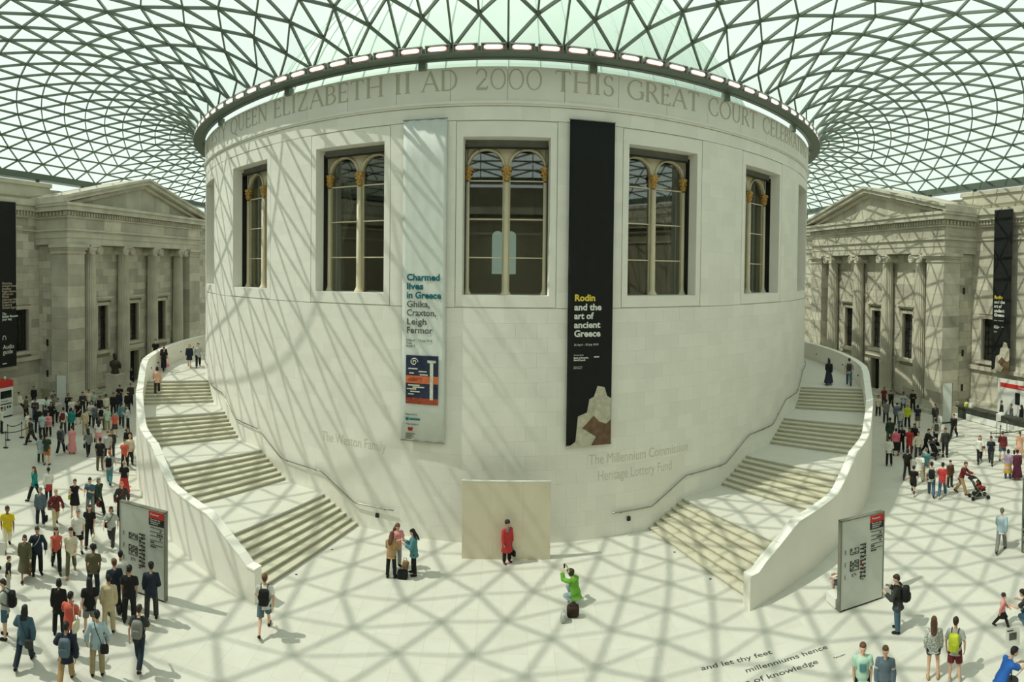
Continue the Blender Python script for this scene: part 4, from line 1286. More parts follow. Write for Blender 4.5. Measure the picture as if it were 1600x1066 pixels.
MB().box(-.10, -.08, .55, 1.05, 1.45, 2.35).build('screen', mat('dark_screen', rgb(34, 40, 38), .15), pn)
place_text('lettering', 'Tickets and information', .2, frame_m((-.105, .7, 2.70), (0, -1, 0)), WHITE_INK, pn, ext=.002)
for n, (y, c, lab) in enumerate(((-11.9, rgb(214, 206, 70), 'yellow box of leaflets at the end of the ticket desk'), (-12.4, rgb(220, 222, 210), 'pale box of leaflets beside the yellow one on the ticket desk'))):
    b = empty('leaflet_box', (33.0, y, .98))
    tag(b, lab, 'box', 'boxes on the ticket desk')
    MB().box(-.13, .13, -.17, .17, 0, .22).build('carton', mat('carton_%d' % n, c, .7), b)
    MB().box(-.09, .09, -.13, .13, .2, .32).build('leaflets', WHITE, b)
mo = empty('paper_pile', (32.95, -15.6, .98))
tag(mo, 'loose pile of white papers on the ticket desk', 'papers')
for i in range(5): MB().box(-.2 + .03*i, .12 + .03*i, -.35 + .05*i, .3 - .04*i, .03*i, .03*i + .028).build('sheet', WHITE, mo)

def stanchion(x, y, label, group):
    p = empty('barrier_post', (x, y, 0))
    tag(p, label, 'barrier post', group)
    MB().lathe([(.17, 0), (.17, .025), (.06, .05)], 20).build('base', DARK, p)
    MB().lathe([(.03, .04), (.03, .98)], 10).build('post', STEEL_D, p)
    MB().lathe([(.045, .92), (.045, 1.02), (.02, 1.03)], 12).build('head', DARK, p)
def belt(a, b, label, group, z=.96):
    m = MB()
    A, B = Vector((a[0], a[1], z)), Vector((b[0], b[1], z))
    e_ = (B - A).normalized()*.06                # the belt ends at the post heads
    A, B = A + e_, B - e_
    n = 8
    for i in range(n):
        p, q = A.lerp(B, i/n), A.lerp(B, (i + 1)/n)
        p.z -= .10*math.sin(math.pi*i/n); q.z -= .10*math.sin(math.pi*(i + 1)/n)
        d_ = (q - p).normalized(); s_ = d_.cross(Vector((0, 0, 1))).normalized()*.006
        h_ = Vector((0, 0, .05))
        m.hexa([p - s_ - h_, q - s_ - h_, q + s_ - h_, p + s_ - h_, p - s_, q - s_, q + s_, p + s_])
    tag(m.build('barrier_belt', DARK), label, 'barrier belt', group)
GL = 'queue barrier by the ticket machine'
LP = [(-27.5, -20.9), (-28.66, -19.7), (-28.3, -18.5), (-27.3, -18.8), (-29.7, -19.9)]
LP[0] = ground(9, 700); LP[1] = ground(12, 688); LP[2] = ground(34, 684); LP[3] = ground(46, 690); LP[4] = ground(-8, 690)
for (x, y), l in zip(LP, ('frontmost black barrier post of the queue by the ticket machine', 'black barrier post just behind the frontmost one by the ticket machine', 'black barrier post next to the person in the pale shirt and beige trousers', 'black barrier post beside the walker in dark grey', 'black barrier post at the very edge of the picture')):
    stanchion(x, y, l, GL)
belt(LP[4], LP[0], 'black barrier belt running to the edge of the picture', GL); belt(LP[1], LP[2], 'black barrier belt between the rear posts by the ticket machine', GL)
belt(LP[0], LP[3], 'black barrier belt between the front posts by the ticket machine', GL)
GR = 'queue barrier by the ticket desk'
RP = [ground(1563, 688), ground(1548, 700), ground(1573, 676), ground(1612, 690)]
for (x, y), l in zip(RP, ('black barrier post under the pale notice by the ticket desk', 'black barrier post nearest the man in navy by the ticket desk', 'black barrier post closest to the ticket desk front', 'black barrier post at the edge beyond the woman in peach')):
    stanchion(x, y, l, GR)
belt(RP[1], RP[3], 'lower black barrier belt behind the man in the maroon top', GR); belt(RP[2], RP[3], 'upper black barrier belt in front of the ticket desk', GR)
nx, ny = ground(1560, 690)
nt_ = empty('notice_stand', (nx + .75, ny + .75, 0), -.6)
tag(nt_, 'pale notice on a thin two-legged stand before the ticket desk', 'notice')
MB().lathe([(.25, 0), (.25, .03)], 20).build('base', STEEL_D, nt_)
for q in (-.12, .12): MB().tube([(q, 0, .02), (q, 0, 1.2)], .015, 6).build('leg', STEEL_D, nt_)
MB().box(-.17, .17, -.02, .02, 1.15, 1.62).build('sheet', WHITE, nt_)

# statues in front of the porticoes
def statue(x, y, h0, w, label, plabel, slim):
    p = empty('plinth', (x, y, 0))
    tag(p, plabel, 'plinth')
    MB().box(-w/2, w/2, -w/2, w/2, 0.0, h0 - .1).build('pedestal', PORT_S, p)
    MB().box(-w/2 - .05, w/2 + .05, -w/2 - .05, w/2 + .05, h0 - .1, h0).build('cap', PORT_S, p)
    s_ = empty('statue', (x, y, h0))
    tag(s_, label, 'statue')
    BR = mat('dark_bronze_stone', rgb(62, 56, 46), .6, .2, 6)
    m = MB()
    if slim:
        m.lathe([(.22, 0), (.25, .3), (.22, .8), (.24, 1.2), (.27, 1.45), (.12, 1.62), (.08, 1.68)], 16); m.ball((0, 0, 1.82), (.13, .14, .17))
        m.tube([(-.26, 0, 1.45), (-.32, .08, 1.1), (-.14, .22, .95)], [.09, .075, .06], 8); m.tube([(.26, 0, 1.45), (.32, .06, 1.1), (.26, .16, .8)], [.09, .075, .06], 8)
    else:
        m.lathe([(.34, 0), (.36, .12), (.28, .3), (.34, .55), (.46, .85), (.44, 1.0), (.2, 1.14), (.13, 1.22)], 18); m.ball((0, 0, 1.42), (.19, .21, .25)); m.ball((0, -.03, 1.6), (.2, .2, .16))
        m.tube([(-.42, 0, .95), (-.52, .05, .6), (-.40, .2, .45)], [.13, .1, .08], 8); m.tube([(.42, 0, .95), (.5, .05, .65), (.44, .1, .5)], [.13, .1, .09], 8)
    m.build('figure', BR, s_, smooth=True)
    MB().box(-.28, .28, -.28, .28, 0, .05).build('slab_base', BR, s_)
x, y = ground(180, 623)
statue(x, y, 2.15, 1.15, 'dark stone torso on a tall plinth before the dim west portico', 'tall pale plinth carrying the dark torso, before the west portico', False)
x, y = ground(1398, 617)
statue(x, y, .7, 1.2, 'slim dark standing statue before the sunlit east portico', 'low pale plinth under the slim statue, before the east portico', True)

# dark glass cabinet at the picture's edge, notice stand and panel in the foreground
x, y = 18.75, -30.9
c = empty('display_cabinet', (x + .9, y, 0))
tag(c, 'dark green glass cabinet cut off by the picture edge', 'cabinet')
for z in (0, .74, 1.48, 2.22, 2.94): MB().box(-.95, .95, -.6, .6, z, z + .06).build('shelf', STEEL_D, c)
for q in (-1, 1):
    for r in (-1, 1): MB().box(q*.93 - .03, q*.93 + .03, r*.58 - .03, r*.58 + .03, 0, 3.0).build('upright', STEEL, c)
for z in (.06, .80, 1.54, 2.28):
    MB().box(-.95, -.93, -.55, .55, z, z + .66).build('pane', GLASS_D, c); MB().box(-.9, .9, -.6, -.58, z, z + .66).build('pane', GLASS_D, c); MB().box(-.9, .9, .58, .6, z, z + .66).build('pane', GLASS_D, c)
MB().box(-.5, .5, -.35, .35, .06, 2.9).build('inner_box', mat('cabinet_core', rgb(52, 66, 58), .6), c)
x, y = ground(1580, 1064)
n = empty('notice_stand', (x, y, 0), -.5)
tag(n, 'white printed notice on a black post beside the man in the blue polo', 'notice')
MB().lathe([(.2, 0), (.2, .03)], 20).build('base', DARK, n)
MB().tube([(0, 0, .02), (0, 0, 1.2)], .02, 8).build('post', DARK, n)
MB().box(-.2, .22, -.03, -.01, .95, 1.5).build('sheet', WHITE, n)
MB().box(-.1, .12, -.036, -.03, 1.15, 1.35).build('print', GREY_INK, n)
MB().box(-.16, .02, -.036, -.03, 1.40, 1.43).build('print_line', INK, n)
x, y = ground(-6, 888)
n = empty('notice_board', (x, y, 0), .7)
tag(n, 'corner of a low white notice panel beside the man in yellow', 'notice')
MB().box(-.3, .34, -.02, .02, .5, .98).build('sheet', WHITE, n)
MB().tube([(0, .04, 0), (0, .04, .9)], .02, 8).build('post', DARK, n)
MB().lathe([(.2, 0), (.2, .03)], 20).build('base', DARK, n)

# push-chairs
def stroller(px, py, rz, label, cloth, child):
    x, y = ground(px, py)
    s_ = empty('pushchair', (x, y, 0), rz)
    tag(s_, label, 'pushchair')
    fr = MB()                                   # local +y is forward
    for q in (-.24, .24):
        fr.tube([(q, .42, .12), (q, -.1, .55), (q, -.45, 1.0)], .016, 6)
        fr.tube([(q, -.38, .12), (q, .05, .52)], .016, 6)
    fr.tube([(-.24, -.45, 1.0), (.24, -.45, 1.0)], .02, 6)
    fr.tube([(-.24, .42, .12), (.24, .42, .12)], .014, 6); fr.tube([(-.24, -.38, .12), (.24, -.38, .12)], .014, 6)
    fr.build('frame', CHROME, s_)
    for q in (-.26, .26):
        for yy in (.42, -.38):
            w_ = MB(); w_.tube([(q - .025, yy, .1), (q + .025, yy, .1)], .1, 14); w_.build('wheel', DARK, s_)
    m = MB(); m.hexa([(-.22, -.12, .38), (.22, -.12, .38), (.22, .3, .44), (-.22, .3, .44), (-.22, -.12, .44), (.22, -.12, .44), (.22, .3, .5), (-.22, .3, .5)])
    m.hexa([(-.22, -.12, .42), (.22, -.12, .42), (.22, -.38, .92), (-.22, -.38, .92), (-.22, -.06, .44), (.22, -.06, .44), (.22, -.32, .95), (-.22, -.32, .95)])
    m.build('seat', cloth, s_)
    h = MB()
    A = [(math.cos(t), math.sin(t)) for t in np.linspace(.1, 2.3, 8)]
    V, F = [], []
    for q in (-.25, .25):
        for rr in (.40, .38):
            V += [(q, -.30 + rr*cs*.9, .72 + rr*sn) for cs, sn in A]
    for i in range(7): F += [(i, i + 1, 17 + i, 16 + i), (8 + i, 24 + i, 25 + i, 9 + i), (i, 8 + i, 9 + i, i + 1), (16 + i, 17 + i, 25 + i, 24 + i)]
    F += [(0, 16, 24, 8), (7, 15, 31, 23)]
    h.add(V, F).build('hood', cloth, s_)
    MB().box(-.2, .2, -.3, .1, .16, .3).build('basket', DARK, s_)
    if child:
        b = MB(); b.ball((0, .0, .62), (.14, .16, .18)); b.ball((0, .2, .52), (.13, .2, .08)); b.build('blanket', child, s_, smooth=True)
        MB().ball((0, -.06, .84), (.085, .095, .1)).build('toddler_head', mat('skin_b', rgb(198, 152, 122), .6), s_, smooth=True)
stroller(1529, 779, -2.0, 'black pushchair with a child in red pushed by the man in stripes', mat('cloth_black_buggy', rgb(34, 34, 34), .85), mat('cloth_red_check', rgb(176, 70, 66), .9, .5, 40))
stroller(1462, 716, -1.3, 'black pushchair in the crowd before the east portico', mat('cloth_black_buggy', rgb(34, 34, 34), .85), None)
# ------------------------------------------------------------------ people
def rot_lean(p, deg, o):
    a = math.radians(deg); c, s = math.cos(a), math.sin(a)
    x, y, z = p[0] - o[0], p[1] - o[1], p[2] - o[2]
    return Vector((x + o[0], y*c + z*s + o[1], -y*s + z*c + o[2]))
# legs: (thigh pitch, knee bend, spread, foot pitch), arms: (shoulder pitch, elbow bend, spread, inward); right first
POSES = {
 'stand':  dict(lean=2, legs=((2, 3, 5, 0), (-1, 2, 5, 0)), arms=((2, 12, 9, .1), (-2, 14, 9, .1)), head=(8, 0)),
 'rest':   dict(lean=1, legs=((8, 14, 7, 0), (-3, 0, 4, 0)), arms=((-6, 60, 14, .5), (4, 20, 9, .15)), head=(6, 12)),
 'walk':   dict(lean=4, legs=((26, 8, 2, -6), (-20, 22, 2, 28)), arms=((-24, 14, 8, .1), (22, 28, 8, .1)), head=(6, 0)),
 'walkb':  dict(lean=4, legs=((-20, 22, 2, 28), (26, 8, 2, -6)), arms=((22, 28, 8, .1), (-24, 14, 8, .1)), head=(6, 0)),
 'stroll': dict(lean=3, legs=((14, 6, 3, 0), (-12, 12, 3, 14)), arms=((-10, 16, 9, .1), (12, 50, 10, .4)), head=(4, -14)),
 'phone':  dict(lean=3, legs=((4, 5, 5, 0), (-2, 3, 5, 0)), arms=((22, 98, 8, .42), (20, 96, 8, .42)), head=(24, 0)),
 'strap':  dict(lean=1, legs=((5, 8, 4, 0), (-4, 2, 4, 0)), arms=((14, 128, 12, .35), (-3, 12, 9, .1)), head=(2, 10)),
 'cross':  dict(lean=0, legs=((3, 4, 5, 0), (-1, 3, 5, 0)), arms=((16, 92, 12, .85), (14, 88, 12, .85)), head=(4, -8)),
 'sit':    dict(lean=6, legs=((86, 84, 6, 0), (84, 88, 6, 0)), arms=((24, 50, 8, .25), (26, 46, 8, .25)), head=(14, 0), seat=True),
 'recline':dict(lean=-16, legs=((48, 30, 6, 0), (38, 26, 5, 0)), arms=((-4, 40, 10, .3), (10, 60, 10, .4)), head=(12, 10)),
 'squat':  dict(lean=16, legs=((96, 128, 10, 0), (64, 142, 8, 42)), arms=((92, 62, 4, .25), (86, 70, 4, .25)), head=(-14, 0)),
 'crouch': dict(lean=34, legs=((88, 122, 9, 0), (74, 128, 8, 30)), arms=((50, 40, 8, .2), (46, 44, 8, .2)), head=(10, 0)),
 'push':   dict(lean=16, legs=((24, 8, 3, -4), (-18, 18, 3, 24)), arms=((44, 38, 4, .1), (44, 38, 4, .1)), head=(14, 0)),
 'point':  dict(lean=2, legs=((4, 5, 5, 0), (-2, 3, 5, 0)), arms=((20, 96, 8, .4), (52, 12, 46, .0)), head=(10, -20)),
 'climb':  dict(lean=8, legs=((42, 46, 3, 0), (-10, 14, 3, 20)), arms=((-14, 30, 10, .1), (20, 40, 10, .1)), head=(6, 0)),
 'bend':   dict(lean=30, legs=((8, 10, 5, 0), (2, 4, 5, 0)), arms=((62, 50, 6, .2), (30, 60, 8, .2)), head=(8, 0)),
}
TORSO = [(-.10, .150, .105), (0, .172, .118), (.09, .158, .108), (.19, .138, .098), (.31, .155, .110), (.40, .172, .114), (.455, .148, .1), (.52, .085, .072)]
def skeleton(P):
    J = {}
    o = Vector((0, 0, 0))
    J['pelvis'] = o
    for i, s in enumerate((1, -1)):
        tp, kn, ab, ft = P['legs'][i]
        h = Vector((s*.09, 0, -.02))
        a = math.radians(tp); b = math.radians(tp - kn); c = math.radians(ab)
        k = h + Vector((s*math.sin(c)*math.cos(a), math.sin(a), -math.cos(a)*math.cos(c))).normalized()*.43
        an = k + Vector((s*math.sin(c)*.3, math.sin(b), -math.cos(b))).normalized()*.41
        f = math.radians(ft)
        fd = Vector((s*.12, math.cos(f), -math.sin(f))).normalized()
        J['hip', s], J['knee', s], J['ankle', s], J['toe', s] = h, k, an, fd
    for i, s in enumerate((1, -1)):
        sp, el, ab, inw = P['arms'][i]
        sh = rot_lean((s*.176, 0, .44), P['lean'], o)
        a = math.radians(sp); b = math.radians(sp + el); c = math.radians(ab)
        e = sh + Vector((s*math.sin(c), math.sin(a)*math.cos(c), -math.cos(a)*math.cos(c))).normalized()*.285
        fd = Vector((-s*inw + s*.06, math.sin(b), -math.cos(b))).normalized()
        w = e + fd*.245
        J['sh', s], J['el', s], J['wr', s], J['hd', s] = sh, e, w, fd
    J['neck'] = rot_lean((0, -.005, .50), P['lean'], o)
    J['head'] = rot_lean((0, .02, .715), P['lean'], o)
    low = min(min((J['ankle', s] + J['toe', s]*.15).z - .035, J['ankle', s].z - .085) for s in (1, -1))
    up = Vector((0, 0, -low))
    for k in J:
        if not (isinstance(k, tuple) and k[0] in ('toe', 'hd')): J[k] = J[k] + up
    return J
def capsule(mb, a, b, ra, rb, n=10, flat=False):
    a, b = Vector(a), Vector(b)
    d = (b - a).normalized()
    if flat: return mb.tube([a, a.lerp(b, .5), b], [ra, (ra + rb)/2, rb], n)
    P, R = [], []
    for t in (-88, -50, -20): P.append(a + d*ra*math.sin(math.radians(t))); R.append(ra*math.cos(math.radians(t)))
    for t in (20, 50, 88): P.append(b + d*rb*math.sin(math.radians(t))); R.append(rb*math.cos(math.radians(t)))
    return mb.tube(P, R, n)
def loft(mb, rings, n=18):                      # rings: (centre, half width x, half depth y, tilt deg)
    V, F = [], []
    for c, w, d, t in rings:
        a0 = math.radians(t); cs, sn = math.cos(a0), math.sin(a0)
        for k in range(n):
            a = 2*math.pi*k/n
            x, y = w*math.cos(a), d*math.sin(a)
            V.append((c[0] + x, c[1] + y*cs, c[2] - y*sn))
    m = len(rings)
    for i in range(m - 1):
        for k in range(n):
            F.append((i*n + k, i*n + (k + 1) % n, (i + 1)*n + (k + 1) % n, (i + 1)*n + k))
    F += [tuple(range(n))[::-1], tuple(range((m - 1)*n, m*n))]
    mb.add(V, F)
def head_m(P, J):
    p, y = P['head']
    return Matrix.Translation(J['head']) @ Matrix.Rotation(math.radians(y), 4, 'Z') @ Matrix.Rotation(math.radians(-p - P['lean']*.3), 4, 'X')
def torso_rings(P, J, add, z0=-.12, z1=.53):
    out = []
    for z, w, d in TORSO:
        if z < z0 - .01 or z > z1 + .01: continue
        out.append((rot_lean((0, 0, z) , P['lean'], (0, 0, 0)) + J['pelvis'], w + add, d + add, P['lean']))
    return out
def foot(mb, J, s, add=0.):
    an, fd = J['ankle', s], J['toe', s]
    side = Vector((0, 0, 1)).cross(fd).normalized(); upv = fd.cross(side)
    base = an - upv*.045
    M = Matrix((side, fd, upv)).transposed()
    mb.ball(base + fd*.055, (.043 + add, .125 + add, .036 + add), 12, 8, M)
    mb.ball(base - fd*.015, (.04 + add, .06 + add, .045 + add), 10, 8, M)
    mb.ball(base + fd*.135 - upv*.008, (.045 + add, .05 + add, .026 + add), 10, 6, M)
def hand(mb, J, s):
    w, d = J['wr', s], J['hd', s]
    ref = Vector((0, 1, 0)) if abs(d.y) < .75 else Vector((0, 0, 1))
    sv = (ref - d*ref.dot(d)).normalized()
    n = d.cross(sv)
    if n.x*s > 0: n = -n                        # palm side faces the body
    M = Matrix((sv, d, n)).transposed()
    mb.ball(w + d*.05, (.042, .058, .018), 10, 8, M)
    for i, L in enumerate((.07, .082, .076, .058)):
        a = w + d*.088 + sv*(.03 - .02*i)
        b = a + (d + n*.25 + sv*(.12 - .08*i)).normalized()*L*.55
        c = b + (d*.75 + n*.7).normalized()*L*.5
        capsule(mb, a - d*.02, b, .0105, .0098, 6); capsule(mb, b, c, .0098, .0088, 6)
    a = w + d*.025 + sv*.034
    b = a + (d*.62 + sv*.62 + n*.3).normalized()*.045
    capsule(mb, a, b, .0135, .011, 6); capsule(mb, b, b + (d*.8 + sv*.2 + n*.5).normalized()*.032, .011, .009, 6)
def g_body(P, J):
    mb = MB()
    loft(mb, torso_rings(P, J, 0))
    capsule(mb, J['neck'] - (J['head'] - J['neck'])*.1, J['head'], .058, .052)
    H = head_m(P, J); R3 = H.to_3x3()
    at = lambda x, y, z: H @ Vector((x, y, z))
    mb.ball(at(0, -.008, .012), (.082, .104, .115), 16, 12, R3)
    mb.ball(at(0, .03, -.055), (.056, .062, .066), 12, 10, R3)
    capsule(mb, at(0, .088, .01), at(0, .112, -.026), .010, .015, 8)
    mb.ball(at(0, .088, .022), (.05, .014, .012), 10, 6, R3)
    mb.ball(at(0, .092, -.062), (.026, .014, .012), 10, 6, R3)
    mb.ball(at(0, .078, -.096), (.024, .022, .018), 8, 6, R3)
    for s in (1, -1):
        mb.ball(at(s*.08, -.008, -.012), (.012, .022, .032), 8, 6, R3)
        mb.ball(at(s*.045, .062, -.03), (.026, .028, .024), 8, 6, R3)
        h, k, a = J['hip', s], J['knee', s], J['ankle', s]
        capsule(mb, h, k, .088, .056); capsule(mb, k, a, .057, .038)
        capsule(mb, k.lerp(a, .14), k.lerp(a, .42), .05, .05)
        foot(mb, J, s)
        sh, e, w = J['sh', s], J['el', s], J['wr', s]
        capsule(mb, sh, e, .052, .040); capsule(mb, e, w, .041, .027)
        capsule(mb, sh.lerp(J['neck'], .78), sh, .045, .05)
        hand(mb, J, s)
    return mb
def g_top(P, J, add, sleeve, z0, flare=0.):
    mb = MB()
    R = torso_rings(P, J, add, -.1)
    if z0 < -.1:
        lo = rot_lean((0, 0, z0), P['lean'], (0, 0, 0)) + J['pelvis']
        R = [(lo, .165 + add + flare, .125 + add + flare, P['lean'])] + R
    R = R[:-1] + [(R[-1][0], .088, .072, P['lean'])]
    loft(mb, R)
    for s in (1, -1):
        sh, e, w = J['sh', s], J['el', s], J['wr', s]
        capsule(mb, sh.lerp(J['neck'], .72), sh, .044 + add*.7, .05 + add*.8)
        if sleeve == 0: continue
        if sleeve == 1: capsule(mb, sh, sh.lerp(e, .68), .056 + add, .056 + add, 12, True); mb.ball(sh, .056 + add)
        else:
            capsule(mb, sh, e, .054 + add, .044 + add, 12); capsule(mb, e, e.lerp(w, .94), .044 + add, .036 + add, 12, True)
    return mb
def g_legs(P, J, add, frac):
    mb = MB()
    R = torso_rings(P, J, .012, -.1, .09)
    loft(mb, R)
    for s in (1, -1):
        h, k, a = J['hip', s], J['knee', s], J['ankle', s]
        if frac < 1:
            mb.ball(h, .09 + add); capsule(mb, h, h.lerp(k, frac), .09 + add, .075 + add*1.4, 14, True)
        else:
            capsule(mb, h, k, .09 + add, .06 + add, 12); capsule(mb, k, k.lerp(a, .98), .06 + add, .046 + add*1.2, 12, True)
    mb.ball((J['hip', 1] + J['hip', -1])/2 - Vector((0, 0, .05)), (.09, .09 + add, .08))
    return mb
def g_skirt(P, J, hem, flare):
    """hem: fraction of the way from hip to ankle height"""
    mb = MB()
    hz = J['pelvis'].z
    ks = [J['knee', s] for s in (1, -1)]; an = [J['ankle', s] for s in (1, -1)]
    R = [(rot_lean((0, 0, .10), P['lean'], (0, 0, 0)) + J['pelvis'], .165, .118, P['lean']), (J['pelvis'], .192, .14, 0)]
    for f in (.35, .7, 1.):
        z = hz - hem*f*(hz - .06)
        u = (hz - z)/(hz - .06)
        pts = []
        for q in (0, 1):
            pts.append(J['hip', (1, -1)[q]].lerp(ks[q], min(1, u*2)) if u < .5 else ks[q].lerp(an[q], (u - .5)*2))
        yc = (pts[0].y + pts[1].y)/2
        sp = abs(pts[0].y - pts[1].y)/2
        R.append((Vector((0, yc, z)), .19 + flare*f, max(.14, sp + .09) + flare*f*.7, 0))
    loft(mb, R, 22)
    return mb
def g_shoe(P, J, s):
    mb = MB()
    foot(mb, J, s, .009)
    return mb
def g_sock(P, J, s):
    k, a = J['knee', s], J['ankle', s]
    return capsule(MB(), k.lerp(a, .5), a, .062, .05, 12, True)
def g_hair(P, J, kind):
    mb = MB()
    H = head_m(P, J); R3 = H.to_3x3(); at = lambda x, y, z: H @ Vector((x, y, z))
    mb.ball(at(0, -.026, .04), (.091, .1, .098), 14, 10, R3)
    mb.ball(at(0, .02, .078), (.07, .07, .05), 12, 8, R3)
    mb.ball(at(0, -.05, -.005), (.078, .066, .085), 12, 8, R3)
    if kind == 'long':
        mb.ball(at(0, -.075, -.08), (.095, .055, .13), 12, 10, R3); mb.ball(at(0, -.10, -.23), (.1, .045, .17), 12, 10, R3)
        for s in (1, -1): mb.ball(at(s*.075, -.03, -.09), (.03, .05, .12), 8, 8, R3)
    elif kind == 'bob':
        mb.ball(at(0, -.045, -.05), (.098, .075, .085), 12, 10, R3)
        for s in (1, -1): mb.ball(at(s*.08, -.01, -.045), (.024, .05, .075), 8, 8, R3)
    elif kind == 'curly':
        for i in range(16):
            a, b = i*2.4, -.35 + .09*i
            mb.ball(at(.085*math.cos(a)*math.cos(b), -.03 + .085*math.sin(a)*math.cos(b) - .015, .055 + .085*math.sin(b)), .045, 8, 6)
    elif kind == 'bun':
        mb.ball(at(0, -.1, .06), .05, 10, 8)
    elif kind == 'tail':
        mb.ball(at(0, -.115, .0), (.035, .04, .05), 8, 8, R3); mb.ball(at(0, -.13, -.11), (.032, .03, .11), 8, 8, R3)
    return mb
def g_hat(P, J, kind):
    mb = MB()
    H = head_m(P, J); R3 = H.to_3x3(); at = lambda x, y, z: H @ Vector((x, y, z))
    mb.ball(at(0, -.008, .062), (.096, .112, .078), 16, 10, R3)
    if kind == 'cap': mb.ball(at(0, .115, .055), (.065, .075, .012), 12, 6, R3)
    else: mb.ball(at(0, -.008, .045), (.19, .2, .014), 18, 6, R3)
    return mb
def g_scarf(P, J):
    mb = MB()
    mb.ball(J['neck'] + Vector((0, .015, .035)), (.105, .1, .05), 14, 8)
    mb.ball(J['neck'] + Vector((.04, .12, -.10)), (.05, .03, .15), 10, 8)
    return mb
def g_eye(P, J, s):
    return MB().ball(head_m(P, J) @ Vector((s*.032, .09, .004)), (.012, .009, .008), 8, 6)
def g_print(P, J):                              # square print on the chest
    c = rot_lean((0, .142, .27), P['lean'], (0, 0, 0)) + J['pelvis']
    return MB().box(c.x - .085, c.x + .085, c.y - .03, c.y + .012, c.z - .1, c.z + .1)
def g_wrapjacket(P, J):                         # jacket tied round the waist
    mb = MB()
    c = J['pelvis']
    loft(mb, [(c + Vector((0, 0, -.02)), .205, .15, 0), (c + Vector((0, 0, .06)), .195, .142, 0)])
    mb.ball(c + Vector((0, -.14, -.16)), (.17, .04, .17), 12, 8)
    for s in (1, -1): capsule(mb, c + Vector((s*.05, .15, .02)), c + Vector((s*.09, .17, -.22)), .03, .025)
    return mb
GARM = {
 'body': g_body, 'tee': lambda P, J: g_top(P, J, .026, 1, -.15, .012), 'shirt': lambda P, J: g_top(P, J, .028, 2, -.16, .012), 'tank': lambda P, J: g_top(P, J, .02, 0, -.1),
 'jacket': lambda P, J: g_top(P, J, .038, 2, -.22, .02), 'coat': lambda P, J: g_top(P, J, .04, 2, -.46, .06), 'tunic': lambda P, J: g_top(P, J, .03, 1, -.34, .04),
 'trousers': lambda P, J: g_legs(P, J, .027, 1), 'leggings': lambda P, J: g_legs(P, J, .02, 1), 'shorts': lambda P, J: g_legs(P, J, .022, .86), 'hotpants': lambda P, J: g_legs(P, J, .018, .45),
 'skirt': lambda P, J: g_skirt(P, J, .42, .05), 'midi': lambda P, J: g_skirt(P, J, .66, .1), 'maxi': lambda P, J: g_skirt(P, J, .9, .14),
 'shoe_r': lambda P, J: g_shoe(P, J, 1), 'shoe_l': lambda P, J: g_shoe(P, J, -1), 'sock_r': lambda P, J: g_sock(P, J, 1), 'sock_l': lambda P, J: g_sock(P, J, -1), 'hair_short': lambda P, J: g_hair(P, J, 'short'), 'hair_long': lambda P, J: g_hair(P, J, 'long'), 'hair_bob': lambda P, J: g_hair(P, J, 'bob'),
 'hair_curly': lambda P, J: g_hair(P, J, 'curly'), 'hair_bun': lambda P, J: g_hair(P, J, 'bun'), 'hair_tail': lambda P, J: g_hair(P, J, 'tail'),
 'cap': lambda P, J: g_hat(P, J, 'cap'), 'sunhat': lambda P, J: g_hat(P, J, 'sun'), 'scarf': g_scarf, 'eye_r': lambda P, J: g_eye(P, J, 1), 'eye_l': lambda P, J: g_eye(P, J, -1), 'tied_jacket': g_wrapjacket, 'chest_print': g_print,
}
CLR = dict(white=(226, 226, 216), cream=(222, 214, 190), black=(30, 31, 31), charcoal=(58, 60, 58), grey=(128, 130, 124), silver=(178, 182, 176), navy=(36, 46, 60), blue=(40, 96, 176), paleblue=(168, 190, 200),
 slate=(92, 108, 120), denim=(70, 98, 116), teal=(30, 132, 128), green=(112, 172, 62), forest=(44, 66, 52), olive=(98, 94, 70), khaki=(160, 148, 116), beige=(196, 182, 146), tan=(170, 140, 100),
 brown=(96, 66, 46), red=(186, 58, 60), coral=(208, 98, 82), orange=(184, 120, 70), pink=(232, 110, 140), rose=(226, 150, 150), maroon=(112, 44, 46), plum=(88, 40, 60), yellow=(222, 196, 44), lime=(196, 206, 60), lilac=(178, 160, 190), peach=(224, 176, 150), mint=(180, 214, 196), gold=(206, 160, 60), aqua=(84, 134, 140), ginger=(190, 100, 50), blond=(176, 142, 92), dkbrown=(54, 40, 32), ash=(120, 116, 106))
SKIN = {k: mat('skin_' + k, rgb(*v), .55, .03, 30) for k, v in dict(a=(222, 178, 150), b=(200, 152, 120), c=(150, 104, 76), d=(96, 64, 48)).items() if 'skin_' + k not in MATS or True}
def cloth(cn):
    base = cn.rstrip('*')
    if cn.endswith('*'): return mat('patterned_cloth_' + base, rgb(*CLR[base]), .9, .75, 26, .2, 80)
    return mat('cloth_' + base, rgb(*CLR[base]), .9, .08, 9, .25, 14)
HAIRM = lambda cn: mat('hair_' + cn, rgb(*CLR[cn]), .6, .2, 60)
